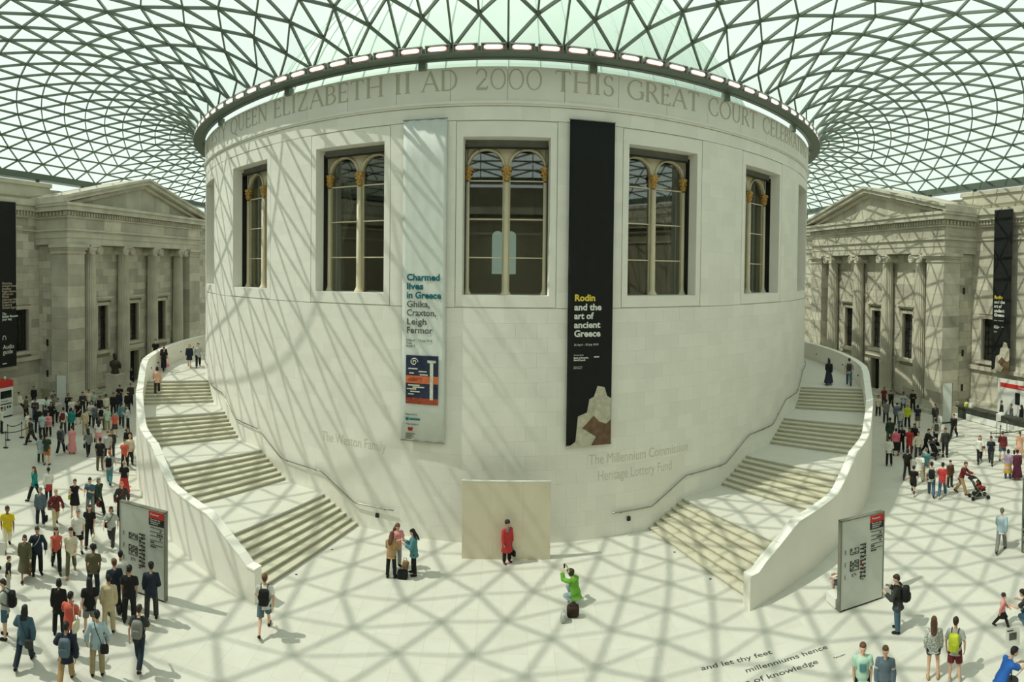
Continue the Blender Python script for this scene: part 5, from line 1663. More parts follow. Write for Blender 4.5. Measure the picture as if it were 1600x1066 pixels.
# (pixel x, pixel y of the feet, height, heading, pose, clothes, skin, hair, bag, label[, level])
# heading: 0 = away from the viewer, 90 = to the picture's right, 180 = towards the viewer
PEOPLE = [
 # west side, back of the crowd
 (2.5, 677, 1.74, 90, 'stand', 'shirt:white trousers:black shoes:black', 'b', 'short:black', '', 'person in white shirt and black trousers at the edge beside the ticket machine'),
 (33, 646, 1.70, 120, 'recline', 'shirt:cream trousers:black shoes:black', 'b', 'short:black', '', 'person in cream shirt leaning back against the wall beside the ticket machine'),
 (53, 636, 1.66, 180, 'stand', 'shirt:black trousers:black shoes:black', 'b', 'bob:black', '', 'dark-haired person in black behind the white round table'),
 (55, 659, 1.68, 180, 'phone', 'jacket:charcoal trousers:denim shoes:black', 'b', 'bob:dkbrown', '', 'person in charcoal jacket and jeans in front of the round table'),
 (41, 655, 1.68, 60, 'rest', 'shirt:olive trousers:black shoes:black', 'b', 'short:black', '', 'person in olive shirt left of the round table'),
 (40, 684, 1.72, 300, 'stand', 'tee:white trousers:beige shoes:white', 'b', 'short:dkbrown', '', 'person in white tee and beige trousers behind the barrier belt'),
 (49, 695, 1.74, 240, 'walk', 'jacket:charcoal trousers:black shoes:black', 'b', 'short:black', '', 'walker in dark grey jacket passing the barrier posts'),
 (66, 686, 1.72, 0, 'stand', 'tee:paleblue trousers:black shoes:black scarf:yellow', 'b', 'short:black', '', 'person in pale blue top with yellow scarf seen from behind'),
 (59, 676, 1.74, 350, 'stand', 'shirt:black trousers:navy shoes:black', 'b', 'short:black', '', 'person in black shirt just behind the pale blue top'),
 (76, 682, 1.60, 200, 'cross', 'jacket:rose trousers:black shoes:black', 'b', 'bob:black', '', 'person in pink jacket facing the viewer in the west crowd'),
 (71, 672, 1.68, 40, 'stand', 'tee:navy trousers:black shoes:black', 'b', 'short:black', '', 'person in navy behind the pink jacket'),
 (80, 666, 1.70, 180, 'stand', 'jacket:black tee:white trousers:black shoes:black', 'b', 'long:black', '', 'long-haired person all in black left of the slim totem'),
 (86, 652, 1.70, 190, 'phone', 'shirt:grey trousers:black shoes:black', 'b', 'short:black', '', 'person in grey shirt at the back, left of the slim totem'),
 (91, 660, 1.72, 150, 'cross', 'tee:silver trousers:black shoes:black', 'b', 'short:black', '', 'person in silver-grey tee just left of the slim totem'),
 (80, 646, 1.68, 170, 'stand', 'tee:olive trousers:black shoes:black', 'b', 'short:black', '', 'person in olive tee deep in the crowd between table and totem'),
 (72, 656, 1.64, 90, 'stand', 'tee:mint trousers:charcoal shoes:black', 'b', 'bob:black', '', 'person in mint tee right of the round table'),
 (104, 650, 1.70, 170, 'strap', 'jacket:black trousers:black shoes:black', 'b', 'bob:black', '', 'person in black jacket right of the slim totem'),
 (99, 678, 1.76, 10, 'stand', 'tee:white trousers:charcoal shoes:black', 'b', 'short:black', 'backpack:maroon', 'person in white tee with a dark red backpack in the west crowd'),
 (111, 676, 1.66, 0, 'stand', 'jacket:teal trousers:black shoes:black', 'b', 'bob:black', '', 'person in bright teal jacket in the west crowd'),
 (112, 658, 1.68, 180, 'stand', 'tee:white trousers:black shoes:black', 'b', 'short:black', '', 'person in white tee behind the teal jacket'),
 (122, 663, 1.66, 200, 'stroll', 'tee:black skirt:black shoes:tan', 'a', 'long:black', '', 'woman in short black dress with bare legs in the west crowd'),
 (129, 648, 1.72, 170, 'cross', 'shirt:charcoal trousers:black shoes:black', 'b', 'short:black', '', 'person in charcoal shirt behind the short black dress'),
 (139, 642, 1.64, 180, 'stand', 'tee:cream trousers:black shoes:black', 'b', 'short:black', '', 'person in cream tee near the west portico columns'),
 (147, 640, 1.36, 190, 'stand', 'tee:mint trousers:denim shoes:white', 'b', 'short:dkbrown', '', 'child in green top near the west portico columns'),
 (143, 666, 1.78, 200, 'cross', 'tee:white trousers:black shoes:black', 'b', 'short:black', '', 'person with folded arms in white tee and black trousers'),
 (133, 678, 1.70, 0, 'walk', 'shirt:beige trousers:khaki shoes:tan', 'b', 'short:black', '', 'person all in beige walking away in the west crowd'),
 (149, 669, 1.68, 0, 'stand', 'tee:grey trousers:charcoal shoes:black', 'b', 'short:black', 'backpack:slate', 'person in grey with a slate backpack in the west crowd'),
 (159.5, 672, 1.74, 10, 'stand', 'tee:white trousers:olive shoes:black', 'b', 'short:black', 'backpack:black', 'person in white tee with a black backpack in the west crowd'),
 (156, 655, 1.70, 180, 'stand', 'shirt:black trousers:charcoal shoes:black', 'b', 'bob:black', '', 'person in black shirt behind the white tee with black backpack'),
 (167, 652, 1.70, 350, 'stand', 'shirt:cream trousers:charcoal shoes:black', 'b', 'short:black', '', 'person in loose cream shirt beneath the dark torso statue'),
 (176, 651, 1.78, 180, 'stand', 'shirt:black trousers:black shoes:black', 'b', 'short:black', '', 'tall person in black beside the plinth, arms down'),
 (187, 636, 1.76, 180, 'phone', 'tee:black trousers:black shoes:black', 'b', 'short:black', '', 'person in black tee looking down beside the tall plinth'),
 (186, 645, 1.68, 20, 'stand', 'jacket:navy trousers:black shoes:black', 'b', 'bob:black', '', 'person in navy jacket in front of the tall plinth'),
 (199.5, 648, 1.72, 0, 'stand', 'jacket:black trousers:black shoes:black', 'b', 'short:black sunhat:gold', '', 'person in a yellow straw hat and black jacket'),
 (204, 633, 1.74, 180, 'stand', 'jacket:charcoal trousers:black shoes:black', 'b', 'short:black', '', 'person in charcoal behind the yellow straw hat'),
 (206, 602, 1.74, 200, 'walk', 'jacket:navy trousers:navy shoes:black', 'b', 'short:black', '', 'person in navy coming out of the west doorway'),
 (190, 667, 1.74, 0, 'walkb', 'shirt:aqua trousers:charcoal shoes:black', 'b', 'short:black', '', 'person in grey-blue shirt walking towards the west portico'),
 (200, 674, 1.78, 270, 'phone', 'shirt:silver trousers:black shoes:black', 'b', 'short:black', '', 'person in pale grey shirt beside the stair parapet looking down'),
 (179.5, 683, 1.64, 180, 'stand', 'tee:coral skirt:charcoal shoes:tan', 'a', 'long:black', '', 'woman in coral top and grey skirt in the west crowd'),
 (167, 674, 1.66, 180, 'strap', 'tee:mint trousers:khaki shoes:white', 'a', 'short:dkbrown', '', 'person in pale mint tee beside the coral top'),
 # west side, middle
 (138, 712, 1.66, 350, 'walk', 'shirt:grey hotpants:black leggings:black shoes:black', 'b', 'long:black', 'handbag:black', 'woman with long black hair, grey top and black leggings'),
 (154, 697, 1.64, 0, 'stand', 'tee:white skirt:rose shoes:white', 'b', 'long:black', 'handbag:charcoal', 'woman in white top and pink skirt seen from behind'),
 (156.5, 735, 1.78, 0, 'stand', 'tee:black trousers:olive shoes:black', 'c', 'short:black', '', 'man in black tee and olive trousers at the edge of the sunlight'),
 (174, 716, 1.74, 180, 'walkb', 'shirt:charcoal trousers:charcoal shoes:black', 'b', 'bob:dkbrown', '', 'person in charcoal cardigan walking towards the viewer'),
 (169, 720, 1.70, 190, 'stand', 'tee:silver trousers:navy shoes:black', 'a', 'short:brown', '', 'person in silver tee next to the charcoal cardigan'),
 (96, 710, 1.76, 20, 'walk', 'tee:slate trousers:black shoes:white', 'b', 'short:black', 'backpack:charcoal', 'man walking away with a charcoal backpack over a slate tee'),
 (112, 709, 1.66, 350, 'stand', 'tee:rose maxi:rose shoes:tan', 'a', 'bun:dkbrown', 'handbag:black', 'woman in long dusty pink dress'),
 (64, 723, 1.60, 10, 'stand', 'tunic:paleblue trousers:forest shoes:black scarf:red', 'b', 'bob:black', '', 'woman in pale blue tunic with a red scarf'),
 (73, 727, 1.78, 20, 'stand', 'tee:forest shorts:orange shoes:black', 'a', 'short:dkbrown', '', 'man in green tee and orange shorts'),
 (171, 756, 1.76, 10, 'walkb', 'tee:silver trousers:aqua shoes:black', 'a', 'short:ginger', 'backpack:black', 'red-haired man in grey tee and teal trousers with backpack'),
 (195, 732, 1.66, 190, 'walk', 'tee:coral trousers:black shoes:black', 'a', 'short:brown', '', 'person in coral tee and black trousers close to the stair parapet'),
 (200, 713, 1.70, 180, 'stand', 'jacket:black trousers:charcoal shoes:black', 'b', 'bob:black', '', 'person in black jacket squeezed beside the stair parapet'),
 (203, 726, 1.70, 170, 'stand', 'shirt:cream trousers:charcoal shoes:black', 'a', 'short:blond', '', 'person in cream shirt against the stair parapet'),
 (194, 773, 1.64, 0, 'stroll', 'tee:black maxi:red* shoes:black', 'a', 'bun:blond', '', 'blond woman in black top and long red patterned skirt'),
 (190, 812, 1.68, 170, 'stand', 'shirt:charcoal* trousers:black shoes:black', 'a', 'bob:ginger', 'shoulderbag:red', 'person in patterned dark top behind the floor-plan board'),
 # west side, sunlit
 (56.5, 783, 1.70, 240, 'walk', 'shirt:teal trousers:black shoes:black', 'a', 'long:brown', '', 'woman with long brown hair, dark teal top and black trousers'),
 (74, 785, 1.70, 0, 'walkb', 'shirt:white trousers:black shoes:black tied_jacket:red', 'b', 'short:black', '', 'person in white top with a red jacket tied at the waist'),
 (66.5, 822, 1.66, 190, 'stand', 'shirt:slate trousers:navy shoes:white', 'a', 'short:ash cap:grey', 'handbag:black', 'older man in blue-grey shirt and cap'),
 (84, 823, 1.68, 170, 'walk', 'shirt:maroon* trousers:beige shoes:black', 'a', 'short:blond', 'shoulderbag:grey', 'woman in dark red patterned jacket and beige trousers'),
 (11.5, 858, 1.78, 175, 'walk', 'tee:yellow trousers:cream shoes:dkbrown', 'c', 'short:black', '', 'man in bright yellow tee walking towards the viewer'),
 (118, 808, 1.70, 180, 'point', 'tank:black skirt:black shoes:tan', 'a', 'tail:brown', 'shoulderbag:lime', 'woman in black vest and short black skirt reaching out an arm'),
 (140, 806, 1.72, 200, 'phone', 'tee:denim trousers:grey shoes:black', 'a', 'short:black', '', 'person in blue tee holding a paper with both hands'),
 (153, 803, 1.70, 140, 'walkb', 'jacket:forest trousers:black shoes:black', 'a', 'bob:ash', 'handbag:maroon', 'grey-haired person in dark green jacket with a red bag'),
 (140, 852, 1.70, 185, 'walk', 'tee:black trousers:black shoes:black', 'a', 'long:dkbrown', 'handbag:cream', 'woman in black tee and trousers carrying a cream tote'),
 (122, 865, 1.72, 175, 'stand', 'tee:white shorts:black socks:white shoes:black', 'a', 'short:ash', '', 'man in white tee, black shorts and long white socks'),
 (174, 854, 1.66, 190, 'walkb', 'tee:silver trousers:charcoal shoes:white', 'b', 'bob:dkbrown', 'shoulderbag:black', 'woman in pale grey top with a black shoulder bag near the board'),
 (40, 904, 1.64, 180, 'walk', 'jacket:olive midi:olive shoes:black', 'b', 'bob:black', 'handbag:brown', 'woman in olive jacket and skirt'),
 (57, 898, 1.74, 170, 'stand', 'shirt:navy trousers:black shoes:black', 'b', 'short:black', 'shoulderbag:paleblue', 'broad person in navy sweatshirt with a pale blue bag'),
 (88, 892, 1.66, 175, 'walkb', 'tank:coral trousers:black shoes:black', 'a', 'long:dkbrown', 'handbag:dkbrown', 'woman in coral sleeveless top and black trousers'),
 (111, 898, 1.78, 185, 'walk', 'tee:cream trousers:olive shoes:tan', 'a', 'short:black', '', 'man in cream polo shirt and olive trousers'),
 (13, 926, 1.25, 90, 'stand', 'tee:black trousers:silver shoes:white', 'a', 'short:brown', '', 'boy in black tee at the picture edge'),
 (8, 997, 1.76, 290, 'phone', 'tee:silver shorts:denim shoes:black', 'a', 'short:dkbrown', 'backpack:black', 'person in grey tee and denim shorts holding a phone'),
 (38, 1039, 1.70, 20, 'walk', 'jacket:denim trousers:navy shoes:black', 'b', 'long:black', 'shoulderbag:charcoal', 'woman with long black hair in a denim jacket'),
 (109, 1023, 1.78, 30, 'phone', 'tee:coral trousers:navy shoes:black', 'b', 'short:black', 'tote:cream', 'man in orange-red tee with a cream tote and phone'),
 (92, 992, 1.68, 10, 'stand', 'jacket:black trousers:black shoes:black', 'b', 'bob:black', '', 'dark-haired person in black just behind the orange-red tee'),
 (103, 1070, 1.70, 10, 'walk', 'jacket:navy trousers:tan shoes:black', 'b', 'short:black', 'backpack:slate', 'man in navy jacket with a slate backpack and tan trousers'),
 (152, 1056, 1.76, 0, 'stand', 'shirt:paleblue trousers:khaki shoes:dkbrown', 'b', 'short:black', 'shoulderbag:black', 'man in light blue shirt with a black shoulder bag'),
 (146, 930, 1.70, 0, 'stand', 'tee:olive trousers:navy shoes:black', 'c', 'curly:black', '', 'curly-haired person in olive top'),
 (140, 991, 1.70, 350, 'stand', 'tee:black shorts:grey shoes:black', 'a', 'long:black', '', 'long-haired person in black tee and grey shorts'),
 (170, 989, 1.76, 0, 'stand', 'jacket:beige trousers:beige shoes:black', 'b', 'short:black', '', 'man in beige jacket and trousers seen from behind'),
 (179, 962, 1.80, 340, 'stand', 'tee:navy trousers:charcoal shoes:black', 'a', 'short:brown', '', 'man in navy tee behind the beige jacket'),
 (188, 946, 1.78, 10, 'stand', 'tee:white trousers:tan shoes:brown', 'b', 'short:black', 'handbag:plum', 'man in white tee and tan trousers close to the board'),
 (202, 973, 1.78, 10, 'stand', 'tee:black trousers:black shoes:black', 'b', 'short:black', 'handbag:black', 'man in black tee and black trousers before the board'),
 (236, 968, 1.80, 0, 'rest', 'shirt:navy trousers:charcoal shoes:black', 'b', 'short:black cap:black', '', 'man in navy sweatshirt and black cap reading the board'),
 (217, 1042, 1.76, 15, 'walkb', 'tee:charcoal trousers:navy shoes:dkbrown', 'a', 'short:dkbrown', 'backpack:grey', 'man in charcoal tee and jeans with a big grey backpack'),
 (413, 988, 1.80, 5, 'walk', 'tee:white shorts:slate shoes:dkbrown', 'a', 'short:brown', 'backpack:black', 'man in white tee and shorts with black backpack at the stair foot'),
 # centre
 (612, 902, 1.64, 20, 'phone', 'shirt:tan leggings:black shoes:black', 'a', 'long:brown', '', 'long-haired girl in tan top and black leggings seen from behind'),
 (621, 889, 1.66, 150, 'phone', 'tee:rose* trousers:silver shoes:black', 'a', 'long:brown', '', 'girl in patterned pink top facing the other two'),
 (643, 897, 1.66, 270, 'phone', 'jacket:aqua leggings:black shoes:black', 'a', 'long:black', '', 'dark-haired girl in blue-green jacket and black leggings'),
 (792, 879, 1.60, 150, 'stand', 'coat:red trousers:black shoes:maroon scarf:aqua', 'b', 'curly:black', 'handbag:black', 'woman in long red coat before the beige panel'),
 (899, 946, 1.62, 312, 'squat', 'jacket:green leggings:paleblue shoes:black', 'a', 'bob:dkbrown', '', 'woman in bright green jacket squatting to take a photograph'),
 # west stairs
 (243, 569, 1.80, 170, 'stand', 'tee:black trousers:black shoes:black', 'a', 'short:brown', '', 'tall person in black tee coming round the west stair top', 4.08),
 (246, 577, 1.70, 175, 'stand', 'tee:black* trousers:black shoes:white', 'b', 'short:black', '', 'person in black and white at the west stair top', 4.08),
 (256, 580, 1.68, 165, 'walk', 'tee:black leggings:black shoes:black', 'b', 'bob:black', 'handbag:pink', 'woman in black with a pink bag at the west stair top', 4.08),
 (296.5, 574, 1.70, 185, 'walkb', 'jacket:navy skirt:navy shoes:tan', 'a', 'bob:blond', '', 'woman in short navy dress on the west landing', 4.08),
 (309, 574, 1.76, 180, 'walk', 'shirt:silver trousers:black shoes:black', 'a', 'short:brown', '', 'man in pale shirt and black trousers on the west landing', 4.08),
 (245.5, 618, 1.70, 0, 'climb', 'shirt:peach trousers:dkbrown shoes:white', 'b', 'bob:black', '', 'woman in peach shirt climbing the west stairs', 3.50),
 # east stairs
 (1294.7, 601, 1.68, 5, 'walk', 'shirt:black maxi:navy shoes:black', 'b', 'long:black', 'handbag:black', 'woman in long dark dress on the east landing', 4.08),
 (1326.4, 602, 1.76, 0, 'walkb', 'tee:silver trousers:denim shoes:black', 'a', 'short:dkbrown', 'backpack:charcoal', 'man in pale tee and jeans with a backpack on the east landing', 4.08),
 # east side
 (1381, 635, 1.70, 180, 'walk', 'tee:maroon trousers:black shoes:black', 'b', 'long:black', '', 'woman in dark red top near the slim statue'),
 (1372, 650, 1.64, 190, 'stand', 'tee:cream trousers:black shoes:black', 'b', 'bob:black', '', 'woman in cream top right beside the east stair wall'),
 (1384, 661, 1.74, 0, 'stand', 'tee:grey trousers:charcoal shoes:black', 'b', 'short:black', '', 'man in grey tee seen from behind near the east stair wall'),
 (1392, 642, 1.72, 200, 'walk', 'jacket:black trousers:black shoes:black', 'b', 'short:black', '', 'person in black jacket below the slim statue'),
 (1401, 665, 1.72, 0, 'stand', 'shirt:slate* trousers:charcoal shoes:black', 'b', 'short:black cap:white', '', 'person in white cap and checked shirt in the east crowd'),
 (1411, 646, 1.74, 180, 'phone', 'tee:paleblue trousers:charcoal shoes:black', 'c', 'short:black', '', 'person in light blue tee at the back of the east crowd'),
 (1417.5, 668, 1.72, 20, 'stand', 'shirt:lime trousers:black shoes:black', 'b', 'short:blond', '', 'person in yellow-green top and black trousers'),
 (1426, 643, 1.74, 170, 'cross', 'jacket:black trousers:black shoes:black', 'b', 'short:black', '', 'person with folded arms in black by the fluted column'),
 (1433.5, 669, 1.68, 0, 'stand', 'tee:navy skirt:olive shoes:black', 'b', 'bob:black', '', 'woman in navy top and olive skirt in the east crowd'),
 (1461, 665, 1.58, 190, 'stand', 'jacket:charcoal trousers:grey shoes:black', 'b', 'long:black', '', 'small person in charcoal beside the slim east totem'),
 (1407, 674, 1.68, 30, 'stand', 'tee:silver trousers:slate shoes:black', 'b', 'short:black', '', 'person in silver tee behind the black-clad pair in the east crowd'),
 (1390, 695, 1.76, 0, 'stand', 'shirt:forest trousers:olive shoes:black', 'c', 'short:black', '', 'man in dark green shirt in the shade of the east stairs'),
 (1399.5, 712, 1.66, 0, 'stand', 'tee:pink midi:black shoes:black', 'b', 'bun:black', '', 'woman in bright pink top and black skirt'),
 (1410, 707, 1.70, 180, 'phone', 'jacket:black trousers:black shoes:black', 'b', 'short:black', '', 'person in black jacket right of the bright pink top'),
 (1419, 709, 1.62, 190, 'stand', 'tunic:red trousers:maroon shoes:black', 'b', 'long:black', '', 'woman in red tunic facing the viewer'),
 (1428.5, 702, 1.64, 200, 'stand', 'jacket:black trousers:black shoes:black', 'b', 'long:black', '', 'long-haired woman in black behind the red tunic'),
 (1388.7, 728, 1.70, 0, 'rest', 'shirt:white trousers:black shoes:black', 'b', 'short:black', '', 'man in white shirt and black trousers in the shade'),
 (1434, 717, 1.66, 170, 'stand', 'shirt:cream trousers:charcoal shoes:black', 'a', 'bob:dkbrown', 'shoulderbag:white', 'woman in cream blouse beside the red tunic'),
 (1462, 694, 1.72, 350, 'walk', 'tee:white trousers:black shoes:black', 'b', 'short:black', 'backpack:olive', 'man in white tee with an olive backpack'),
 (1476.5, 712, 1.78, 180, 'walkb', 'shirt:charcoal* trousers:black shoes:black', 'b', 'short:dkbrown', '', 'man in dark checked shirt walking on the sunlit floor'),
 (1490, 685, 1.72, 200, 'walk', 'jacket:black trousers:black shoes:black', 'a', 'short:dkbrown', '', 'woman in black jacket passing the slim east totem'),
 (1446, 711, 1.72, 110, 'push', 'jacket:black trousers:black shoes:black', 'a', 'short:dkbrown', '', 'person in black leaning over a pushchair in the crowd'),
 (1530.6, 723, 1.68, 175, 'walk', 'shirt:white trousers:black shoes:black', 'a', 'long:brown', 'jacketonarm:brown', 'woman in white shirt with a brown jacket over her arm'),
 (1548, 726, 1.74, 185, 'walkb', 'tee:navy trousers:charcoal shoes:black', 'b', 'short:black', '', 'man in navy tee next to the woman in white'),
 (1566, 719, 1.76, 5, 'stroll', 'shirt:maroon shorts:denim shoes:black', 'a', 'short:brown', '', 'man in maroon top and denim shorts'),
 (1593, 716, 1.66, 350, 'stand', 'tee:peach midi:peach shoes:tan', 'a', 'tail:brown', 'handbag:black', 'woman in peach dress at the edge of the picture'),
 (1574.5, 748, 1.60, 10, 'stand', 'tunic:lilac midi:gold trousers:denim shoes:black', 'b', 'bob:black', '', 'woman in lilac top and yellow skirt'),
 (1589, 750, 1.64, 350, 'stand', 'shirt:plum maxi:plum shoes:tan', 'b', 'bun:black', '', 'woman in long plum dress'),
 (1417, 748, 1.68, 10, 'walk', 'tee:black* leggings:black shoes:black', 'b', 'bob:black', 'backpack:black', 'person in black patterned top behind the boy in black'),
 (1426.7, 773, 1.50, 10, 'walkb', 'tee:black shorts:black socks:charcoal shoes:white', 'b', 'short:black', '', 'boy in black tee, shorts and long socks'),
 (1437, 755, 1.72, 10, 'walk', 'tee:white trousers:cream shoes:tan', 'b', 'short:black', '', 'person all in white beside the grey-teal shirt'),
 (1446, 750, 1.72, 10, 'stand', 'tee:aqua trousers:khaki shoes:black', 'a', 'short:ash', '', 'balding man in grey-teal shirt'),
 (1455, 775, 1.76, 0, 'walkb', 'tee:white trousers:denim shoes:black', 'a', 'short:dkbrown', 'backpack:black', 'man in white tee and jeans with a black backpack in sunlight'),
 (1472, 777, 1.78, 10, 'walk', 'tee:red trousers:denim shoes:white', 'a', 'short:black', '', 'man in bright red polo shirt and jeans'),
 (1484, 761, 1.40, 150, 'stand', 'shirt:brown* trousers:charcoal shoes:black', 'a', 'short:black', '', 'boy in brown checked shirt next to the red polo'),
 (1506, 773, 1.74, 110, 'push', 'shirt:maroon* trousers:tan shoes:brown', 'a', 'short:brown', '', 'man in striped maroon top pushing a child in a pushchair'),
 (1564, 862, 1.80, 10, 'walk', 'shirt:paleblue trousers:grey shoes:black', 'a', 'short:ash', 'handbag:charcoal', 'grey-haired man in light blue shirt and grey trousers'),
 (1402, 987, 1.76, 285, 'phone', 'jacket:charcoal trousers:denim shoes:black', 'a', 'short:dkbrown', 'backpack:black', 'young man in dark jacket and jeans with black backpack'),
 (1461, 1062, 1.70, 0, 'stand', 'shirt:silver* hotpants:navy shoes:tan', 'a', 'long:brown', '', 'woman in patterned grey top and dark denim shorts'),
 (1488, 1066, 1.76, 10, 'stand', 'tee:silver shorts:maroon shoes:silver', 'a', 'short:dkbrown', 'backpack:lime', 'man in maroon shorts with a yellow-green backpack'),
 (1348, 1112, 1.76, 175, 'stand', 'tee:mint chest_print:aqua trousers:navy shoes:black', 'a', 'short:brown', '', 'boyish man in mint printed tee at the bottom edge'),
 (1380, 1116, 1.74, 185, 'stand', 'jacket:slate tee:silver trousers:navy shoes:black', 'a', 'short:brown', '', 'young man in open denim jacket at the bottom edge'),
 (1563, 1118, 1.72, 60, 'bend', 'tee:blue trousers:navy shoes:black', 'a', 'short:black', '', 'man in bright blue polo bending at the bottom edge'),
 (1576, 982, 1.12, 90, 'walk', 'shirt:rose skirt:black* leggings:black shoes:black', 'a', 'curly:dkbrown', '', 'little girl in pink top and spotted skirt'),
 (1602, 984, 1.70, 300, 'crouch', 'tee:charcoal trousers:denim shoes:black', 'a', 'short:dkbrown', 'backpack:black', 'crouching person in jeans beside the little girl'),
 (1321, 933, 1.74, 282, 'sit', 'tee:white shorts:denim shoes:black', 'a', 'short:brown', '', 'person in denim shorts sitting behind the floor-plan board'),
 # ticket desk staff
 (1564.8, 661, 1.70, 250, 'stand', 'shirt:charcoal trousers:black shoes:black', 'b', 'short:black', '', 'clerk in charcoal behind the ticket desk'),
 (1596, 668.5, 1.68, 300, 'stand', 'shirt:black trousers:black shoes:black', 'b', 'long:black', '', 'long-haired clerk in black behind the ticket desk'),
 (1580, 664.6, 1.60, 250, 'stand', 'shirt:grey trousers:black shoes:black', 'b', 'short:black', '', 'clerk in grey between the two dark-clad clerks at the desk'),
]
# wearers of backpacks hold their arms a little off the body, so that the straps pass under them
rows = []
for r in PEOPLE:
    if r[8].split(':')[0] in ('backpack', 'shoulderbag', 'tote'):
        loose = 17 if any(g in r[5] for g in ('jacket', 'shirt', 'coat', 'tunic')) else 11
        po = '%s_%d' % (r[4], loose)
        if po not in POSES:
            q = dict(POSES[r[4]])
            q['arms'] = tuple((a[0], a[1], a[2] + loose, a[3]) for a in q['arms'])
            POSES[po] = q
        r = r[:4] + (po,) + r[5:]
    rows.append(r)
PEOPLE = rows
# every (pose, garment) shape is grown once and shared
SK = {k: skeleton(P) for k, P in POSES.items()}
need = {}
for r in PEOPLE:
    po = r[4]
    ks = ['body', 'eye_r', 'eye_l']
    for c in r[5].split():
        n = c.split(':')[0]
        ks += [n[:-1] + '_r', n[:-1] + '_l'] if n in ('shoes', 'socks') else [n]
    for h in r[7].split():
        n = h.split(':')[0]
        ks.append(n if n in ('cap', 'sunhat') else 'hair_' + n)
    for k in ks: need.setdefault((po, k), None)
tmp = []
for (po, k) in need:
    me = GARM[k](POSES[po], SK[po]).mesh(k)
    o = bpy.data.objects.new(k, me)
    m = o.modifiers.new('r', 'REMESH')
    m.mode = 'VOXEL'
    m.voxel_size = .0125 if k == 'body' else .005 if k[:3] == 'eye' else .0145
    m.use_smooth_shade = True
    if k[:3] != 'eye':
        s_ = o.modifiers.new('s', 'SMOOTH'); s_.factor = .5; s_.iterations = 2 if k in ('trousers', 'leggings', 'body') else 3
    COL.objects.link(o)
    tmp.append(((po, k), o))
dg = bpy.context.evaluated_depsgraph_get()
dg.update()
for key, o in tmp:
    me = bpy.data.meshes.new_from_object(o.evaluated_get(dg))
    me.name = key[1]
    me.materials.clear(); me.materials.append(None)
    need[key] = me
for key, o in tmp:
    old = o.data
    bpy.data.objects.remove(o); bpy.data.meshes.remove(old)
def piece(name, me, m, parent):
    o = bpy.data.objects.new(name, me)
    COL.objects.link(o)
    o.material_slots[0].link = 'OBJECT'
    o.material_slots[0].material = m
    o.parent = parent
    return o
def sball(mb, c, r, M, e=.45, n=16, m=10):      # rounded box
    V, F = [], []
    sg = lambda v: math.copysign(abs(v)**e, v)
    for i in range(m + 1):
        t = math.pi*i/m
        for k in range(n):
            a = 2*math.pi*k/n
            q = M @ Vector((r[0]*sg(math.sin(t))*sg(math.cos(a)), r[1]*sg(math.sin(t))*sg(math.sin(a)), r[2]*sg(math.cos(t))))
            V.append((c[0] + q.x, c[1] + q.y, c[2] + q.z))
    for i in range(m):
        for k in range(n): F.append((i*n + k, (i + 1)*n + k, (i + 1)*n + (k + 1) % n, i*n + (k + 1) % n))
    mb.add(V, F)
from mathutils.bvhtree import BVHTree
TREES = {}
def wearer(po, keys):                           # one search tree over everything a person wears
    key = (po,) + tuple(keys)
    if key not in TREES:
        V, F = [], []
        for k in keys:
            me = need[po, k]
            o = len(V)
            V += [v.co.copy() for v in me.vertices]
            F += [tuple(i + o for i in q.vertices) for q in me.polygons]
        TREES[key] = BVHTree.FromPolygons(V, F)
    return TREES[key]
def hits(tree, mb):
    return bool(tree.overlap(BVHTree.FromPolygons([Vector(v) for v in mb.v], mb.f)))
def push_clear(tree, mb, d, step=.012, most=45):  # slide a shape along d until it only touches
    d = Vector(d).normalized()*step
    n = 0
    while n < most and hits(tree, mb):
        mb.v = [(v[0] + d.x, v[1] + d.y, v[2] + d.z) for v in mb.v]
        n += 1
    return d*n
def strap_path(tree, pts, r, gap=.004):         # lay a strap on the outside of the clothes
    P = []
    for a, b in zip(pts, pts[1:]):
        n = max(2, int((b - a).length/.02))
        P += [a.lerp(b, i/n) for i in range(n)]
    P.append(pts[-1])
    for it in range(14):
        Q = []
        for p in P:
            for _ in range(3):
                co, no, _i, d = tree.find_nearest(p)
                inside = (p - co).dot(no) < 0
                if inside or d < r + gap: p = co + no*(r + gap + .001)
                else: break
            Q.append(p)
        if it < 13: P = [Q[0]] + [(Q[i - 1] + Q[i]*2 + Q[i + 1])/4 for i in range(1, len(Q) - 1)] + [Q[-1]]
        else: P = Q
    return P
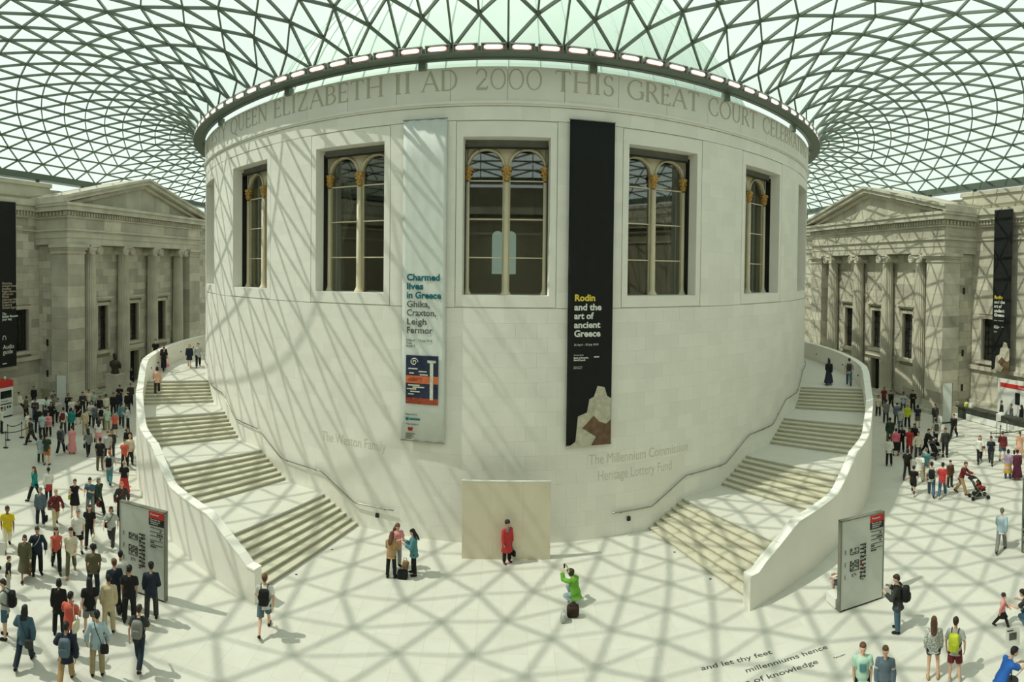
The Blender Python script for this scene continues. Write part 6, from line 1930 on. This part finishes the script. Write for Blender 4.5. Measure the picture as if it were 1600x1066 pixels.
def bag_parts(kind, po, keys):
    P, J = POSES[po], SK[po]
    tree = wearer(po, keys)
    T = lambda x, y, z: rot_lean((x, y, z), P['lean'], (0, 0, 0)) + J['pelvis']
    R = Matrix.Rotation(math.radians(-P['lean']), 3, 'X')
    out = []
    def strap(pts, r, name, dark):
        c = MB(); c.tube(strap_path(tree, pts, r), r, 6)
        out.append((name, c, dark))
    if kind == 'backpack':
        back = R @ Vector((0, -1, .0))
        a = MB(); sball(a, T(0, -.235, .27), (.155, .10, .24), R)
        mv = push_clear(tree, a, back)
        out.append(('pack_body', a, 0))
        b = MB(); sball(b, T(0, -.335, .18) + mv, (.115, .035, .11), R); out.append(('pocket', b, 0))
        for s in (1, -1):
            strap([T(s*.09, -.16, .44) + mv, T(s*.10, -.08, .53), T(s*.105, .0, .57), T(s*.11, .11, .48), T(s*.125, .17, .34), T(s*.175, .10, .19), T(s*.185, 0, .15), T(s*.13, -.15, .10) + mv], .012, 'strap', 1)
    elif kind == 'shoulderbag':
        a = MB(); sball(a, T(.19, -.17, -.10), (.12, .06, .12), R)
        mv = push_clear(tree, a, (.45, -.9, 0))
        out.append(('bag_body', a, 0))
        strap([T(.26, -.15, -.02) + mv, T(.20, .06, .12), T(.10, .18, .24), T(-.02, .17, .40), T(-.09, .06, .55), T(-.09, -.05, .56), T(-.04, -.17, .42), T(.06, -.19, .2), T(.12, -.17, -.02) + mv], .010, 'strap', 1)
    elif kind == 'tote':
        a = MB(); sball(a, T(.25, -.08, -.02), (.05, .17, .17), R)
        mv = push_clear(tree, a, (.8, -.6, 0))
        out.append(('bag_body', a, 0))
        strap([T(.25, .0, .13) + mv, T(.24, .03, .40), T(.13, .0, .56), T(.16, -.10, .45), T(.25, -.16, .13) + mv], .010, 'strap', 0)
    elif kind == 'handbag':
        w, d = J['wr', -1], J['hd', -1]
        hv = [need[po, 'body'].vertices[i].co for i in range(len(need[po, 'body'].vertices))]
        hv = [v for v in hv if (v - (w + d*.09)).length < .13 and (v - w).dot(d) > .03]
        low = min(hv, key=lambda v: v.z)
        out_d = Vector((w.x - J['pelvis'].x, w.y - J['pelvis'].y, 0)).normalized()
        ap = Vector((low.x, low.y, low.z - .016))          # the grip hangs just under the fingers
        a = MB(); sball(a, ap - Vector((0, 0, .29)), (.055, .15, .13), Matrix.Identity(3))
        mv = push_clear(tree, a, out_d)
        out.append(('bag_body', a, 0))
        b = ap - Vector((0, 0, .17)) + mv
        for q in range(5):                      # keep the grip clear of coat and skirt too
            g = ap + out_d*.01*q - Vector((0, 0, .003*q))
            strap([b + Vector((0, .09, 0)), g + Vector((0, .04, -.03)), g + Vector((0, .012, 0)), g - Vector((0, .012, 0)), g + Vector((0, -.04, -.03)), b - Vector((0, .09, 0))], .009, 'handle', 0)
            if not hits(tree, out[-1][1]) or q == 4: break
            out.pop()
    else:                                       # jacket laid over the forearm
        e, w = J['el', -1], J['wr', -1]
        d = (w - e).normalized()
        side = d.cross(Vector((0, 0, 1))).normalized()
        if side.x > 0: side = -side             # outer side of the left arm
        upv = side.cross(d) if side.cross(d).z > 0 else d.cross(side)
        V, F = [], []
        prof = [(.11, -.34), (.105, -.2), (.10, -.06)] + [(.095*math.cos(t), .095*math.sin(t)) for t in np.linspace(.1, math.pi - .1, 8)] + [(-.10, -.05)]
        for q in range(6):
            c = e.lerp(w, .15 + .65*q/5)
            for k, th in ((0, 1.), (1, 1.13)):
                V += [c + side*x*th + (upv if z > -.05 else Vector((0, 0, 1)))*z*(th if z > 0 else 1) for x, z in prof]
        n = len(prof)
        for q in range(5):
            o, o2 = 2*n*q, 2*n*(q + 1)
            for i in range(n - 1):
                F += [(o + i, o + i + 1, o2 + i + 1, o2 + i), (o + n + i, o2 + n + i, o2 + n + i + 1, o + n + i + 1)]
            F += [(o, o2, o2 + n, o + n), (o + n - 1, o + 2*n - 1, o2 + 2*n - 1, o2 + n - 1)]
        for o in (0, 10*n): F += [(o + i, o + n + i, o + n + i + 1, o + i + 1) for i in range(n - 1)]
        a = MB().add(V, F)
        push_clear(tree, a, side + Vector((0, 0, .6)), .008)
        out.append(('folded_cloth', a, 0))
    res = []
    for n, mb, dk in out:
        me = mb.mesh(n, True); me.materials.append(None)
        res.append((n, me, dk))
    return res
BAGN = dict(backpack='backpack', shoulderbag='shoulder_bag', tote='tote_bag', handbag='handbag', jacketonarm='carried_jacket')
def worn_keys(r):
    ks = ['body']
    for c in r[5].split():
        n = c.split(':')[0]
        ks += [n[:-1] + '_r', n[:-1] + '_l'] if n in ('shoes', 'socks') else [n]
    for h_ in r[7].split():
        n = h_.split(':')[0]
        ks.append(n if n in ('cap', 'sunhat') else 'hair_' + n)
    return ks
LOW = {}
def lowest(po, keys):                           # sole height of a dressed pose
    for k in keys:
        if (po, k) not in LOW: LOW[po, k] = min(v.co.z for v in need[po, k].vertices)
    return min(LOW[po, k] for k in keys)
# small steps aside (metres) so that neighbours do not run into each other
NUDGE = {5: (0.086, 0.084), 14: (0.014, 0.28), 16: (0.153, 0.046), 27: (-0.03, 0.004), 29: (-0.029, -0.053), 30: (0.029, 0.053), 39: (0.03, -0.004), 43: (-0.016, 0.058), 44: (0.016, -0.058), 45: (-0.018, -0.024), 46: (0.018, 0.024), 55: (-0.054, -0.027), 56: (0.054, 0.027), 57: (-0.074, -0.051), 58: (0.074, 0.051), 60: (-0.019, -0.024), 61: (0.019, 0.024), 66: (-0.006, -0.029), 67: (0.006, 0.029), 86: (-0.008, -0.059), 87: (-0.046, 0.087), 88: (0.088, -0.047), 89: (0.0, -0.04), 92: (0.396, 0.191), 94: (-0.026, -0.015), 95: (0.026, 0.015), 112: (-0.027, 0.086), 113: (0.027, -0.086), 129: (-0.028, -0.01), 130: (0.028, 0.01), 134: (-0.034, 0.156), 137: (-0.037, 0.047), 138: (0.037, -0.047), 139: (-0.022, 0.02), 140: (0.022, -0.02), 142: (-0.124, 0.169), 143: (0.124, -0.169)}
for idx, r in enumerate(PEOPLE):
    px, py, h, face, po, cl, skin, hair, bag, label = r[:10]
    lv = r[10] if len(r) > 10 else 0.
    x, y = ground(px, py, lv)
    if idx in NUDGE: x, y = x + NUDGE[idx][0], y + NUDGE[idx][1]
    az = math.atan2(x - CAM[0], y - CAM[1])
    k = h/1.77
    root = empty('person', (x, y, lv + .002 - lowest(po, worn_keys(r))*k), -(az + math.radians(face)))
    wd = k*(.96 + .12*((idx*37) % 23)/22)
    root.scale = (wd, wd, k)
    tag(root, label, 'person')
    piece('body', need[po, 'body'], SKIN[skin], root)
    if 60 < face < 300 and py > 770:
        for q in 'rl': piece('eye', need[po, 'eye_' + q], mat('dark_eyes', rgb(34, 26, 22), .3), root)
    for c in cl.split():
        g_, cn = c.split(':')
        if g_ in ('shoes', 'socks'):
            for q in 'rl': piece(g_[:-1], need[po, g_[:-1] + '_' + q], cloth(cn), root)
        else: piece(g_, need[po, g_], cloth(cn), root)
    for hh in hair.split():
        n, cn = hh.split(':')
        if n in ('cap', 'sunhat'): piece(n, need[po, n], cloth(cn), root)
        else: piece('hair', need[po, 'hair_' + n], HAIRM(cn), root)
    if bag:
        kind, cn = bag.split(':')
        b = empty(BAGN[kind], root.location, root.rotation_euler.z)
        b.scale = root.scale
        words = label.split()
        short = ' '.join(words[:11])
        tag(b, '%s %s of the %s' % (cn.replace('dkbrown', 'dark brown'), BAGN[kind].replace('_', ' '), short), BAGN[kind].replace('_', ' '), 'bags carried by visitors')
        for n, me, dk in bag_parts(kind, po, worn_keys(r)):
            piece(n, me, cloth('black') if dk and cn in ('slate', 'grey', 'olive', 'lime', 'maroon') else cloth(cn), b)

# things held or set down near people
def held(name, label, cat, px, py, z, build):
    x, y = ground(px, py)
    o = empty(name, (x, y, z))
    tag(o, label, cat)
    build(o)
J = SK['squat']
x, y = ground(899, 946)
az = math.atan2(x - CAM[0], y - CAM[1]); a = -(az + math.radians(312)); kk = 1.62/1.77
hp = (J['wr', 1] + J['wr', -1])/2 + (J['hd', 1] + J['hd', -1])*.05
ph = empty('camera_phone', (0, 0, 0)); ph.matrix_world = Matrix.Translation((x, y, .002 - lowest('squat', ['body', 'jacket', 'leggings', 'shoe_r', 'shoe_l'])*kk)) @ Matrix.Rotation(a, 4, 'Z') @ Matrix.Scale(kk, 4) @ Matrix.Translation(hp + Vector((0, .02, .06)))
tag(ph, 'black phone held up by the woman in bright green', 'phone')
MB().box(-.045, .045, -.006, .006, -.08, .08).build('case', DARK, ph)
MB().box(-.04, .04, -.009, -.006, -.07, .07).build('screen', mat('dark_screen', rgb(34, 40, 38), .15), ph)
def bag_down(o):
    a = MB(); sball(a, (0, 0, .2), (.2, .14, .2), Matrix.Rotation(.3, 3, 'X')); a.build('bag_body', cloth('dkbrown'), o, smooth=True)
    b = MB(); b.tube([(-.12, -.05, .35), (-.06, -.1, .52), (.06, -.1, .52), (.12, -.05, .35)], .014, 6); b.build('handle', DARK, o)
held('handbag', 'dark brown bag set on the floor before the squatting woman', 'handbag', 895, 964, 0, bag_down)
def bag_white(o):
    a = MB(); sball(a, (0, 0, .16), (.07, .17, .16), Matrix.Rotation(.2, 3, 'Y')); a.build('bag_body', cloth('silver'), o, smooth=True)
    b = MB(); b.tube([(0, -.08, .3), (0, -.04, .4), (0, .04, .4), (0, .08, .3)], .01, 6); b.build('handle', cloth('silver'), o)
held('carrier_bag', 'pale carrier bag on the floor beside the brown handbag', 'bag', 880, 971, 0, bag_white)
def bag_girls(o):
    a = MB(); sball(a, (0, 0, .15), (.2, .13, .15), Matrix.Identity(3)); a.build('bag_body', cloth('black'), o, smooth=True)
    b = MB(); b.tube([(-.1, 0, .28), (-.05, 0, .42), (.05, 0, .42), (.1, 0, .28)], .012, 6); b.build('handle', DARK, o)
held('backpack', 'black bag on the floor between the three girls', 'bag', 629, 904, 0, bag_girls)
def tote_girls(o):
    a = MB(); sball(a, (0, 0, .2), (.13, .06, .2), Matrix.Rotation(.15, 3, 'Y')); a.build('bag_body', cloth('tan'), o, smooth=True)
    b = MB(); b.tube([(-.07, 0, .38), (-.04, 0, .5), (.04, 0, .5), (.07, 0, .38)], .012, 6); b.build('handle', cloth('tan'), o)
held('tote_bag', 'tan and cream tote standing by the black bag on the floor', 'bag', 633, 893, 0, tote_girls)
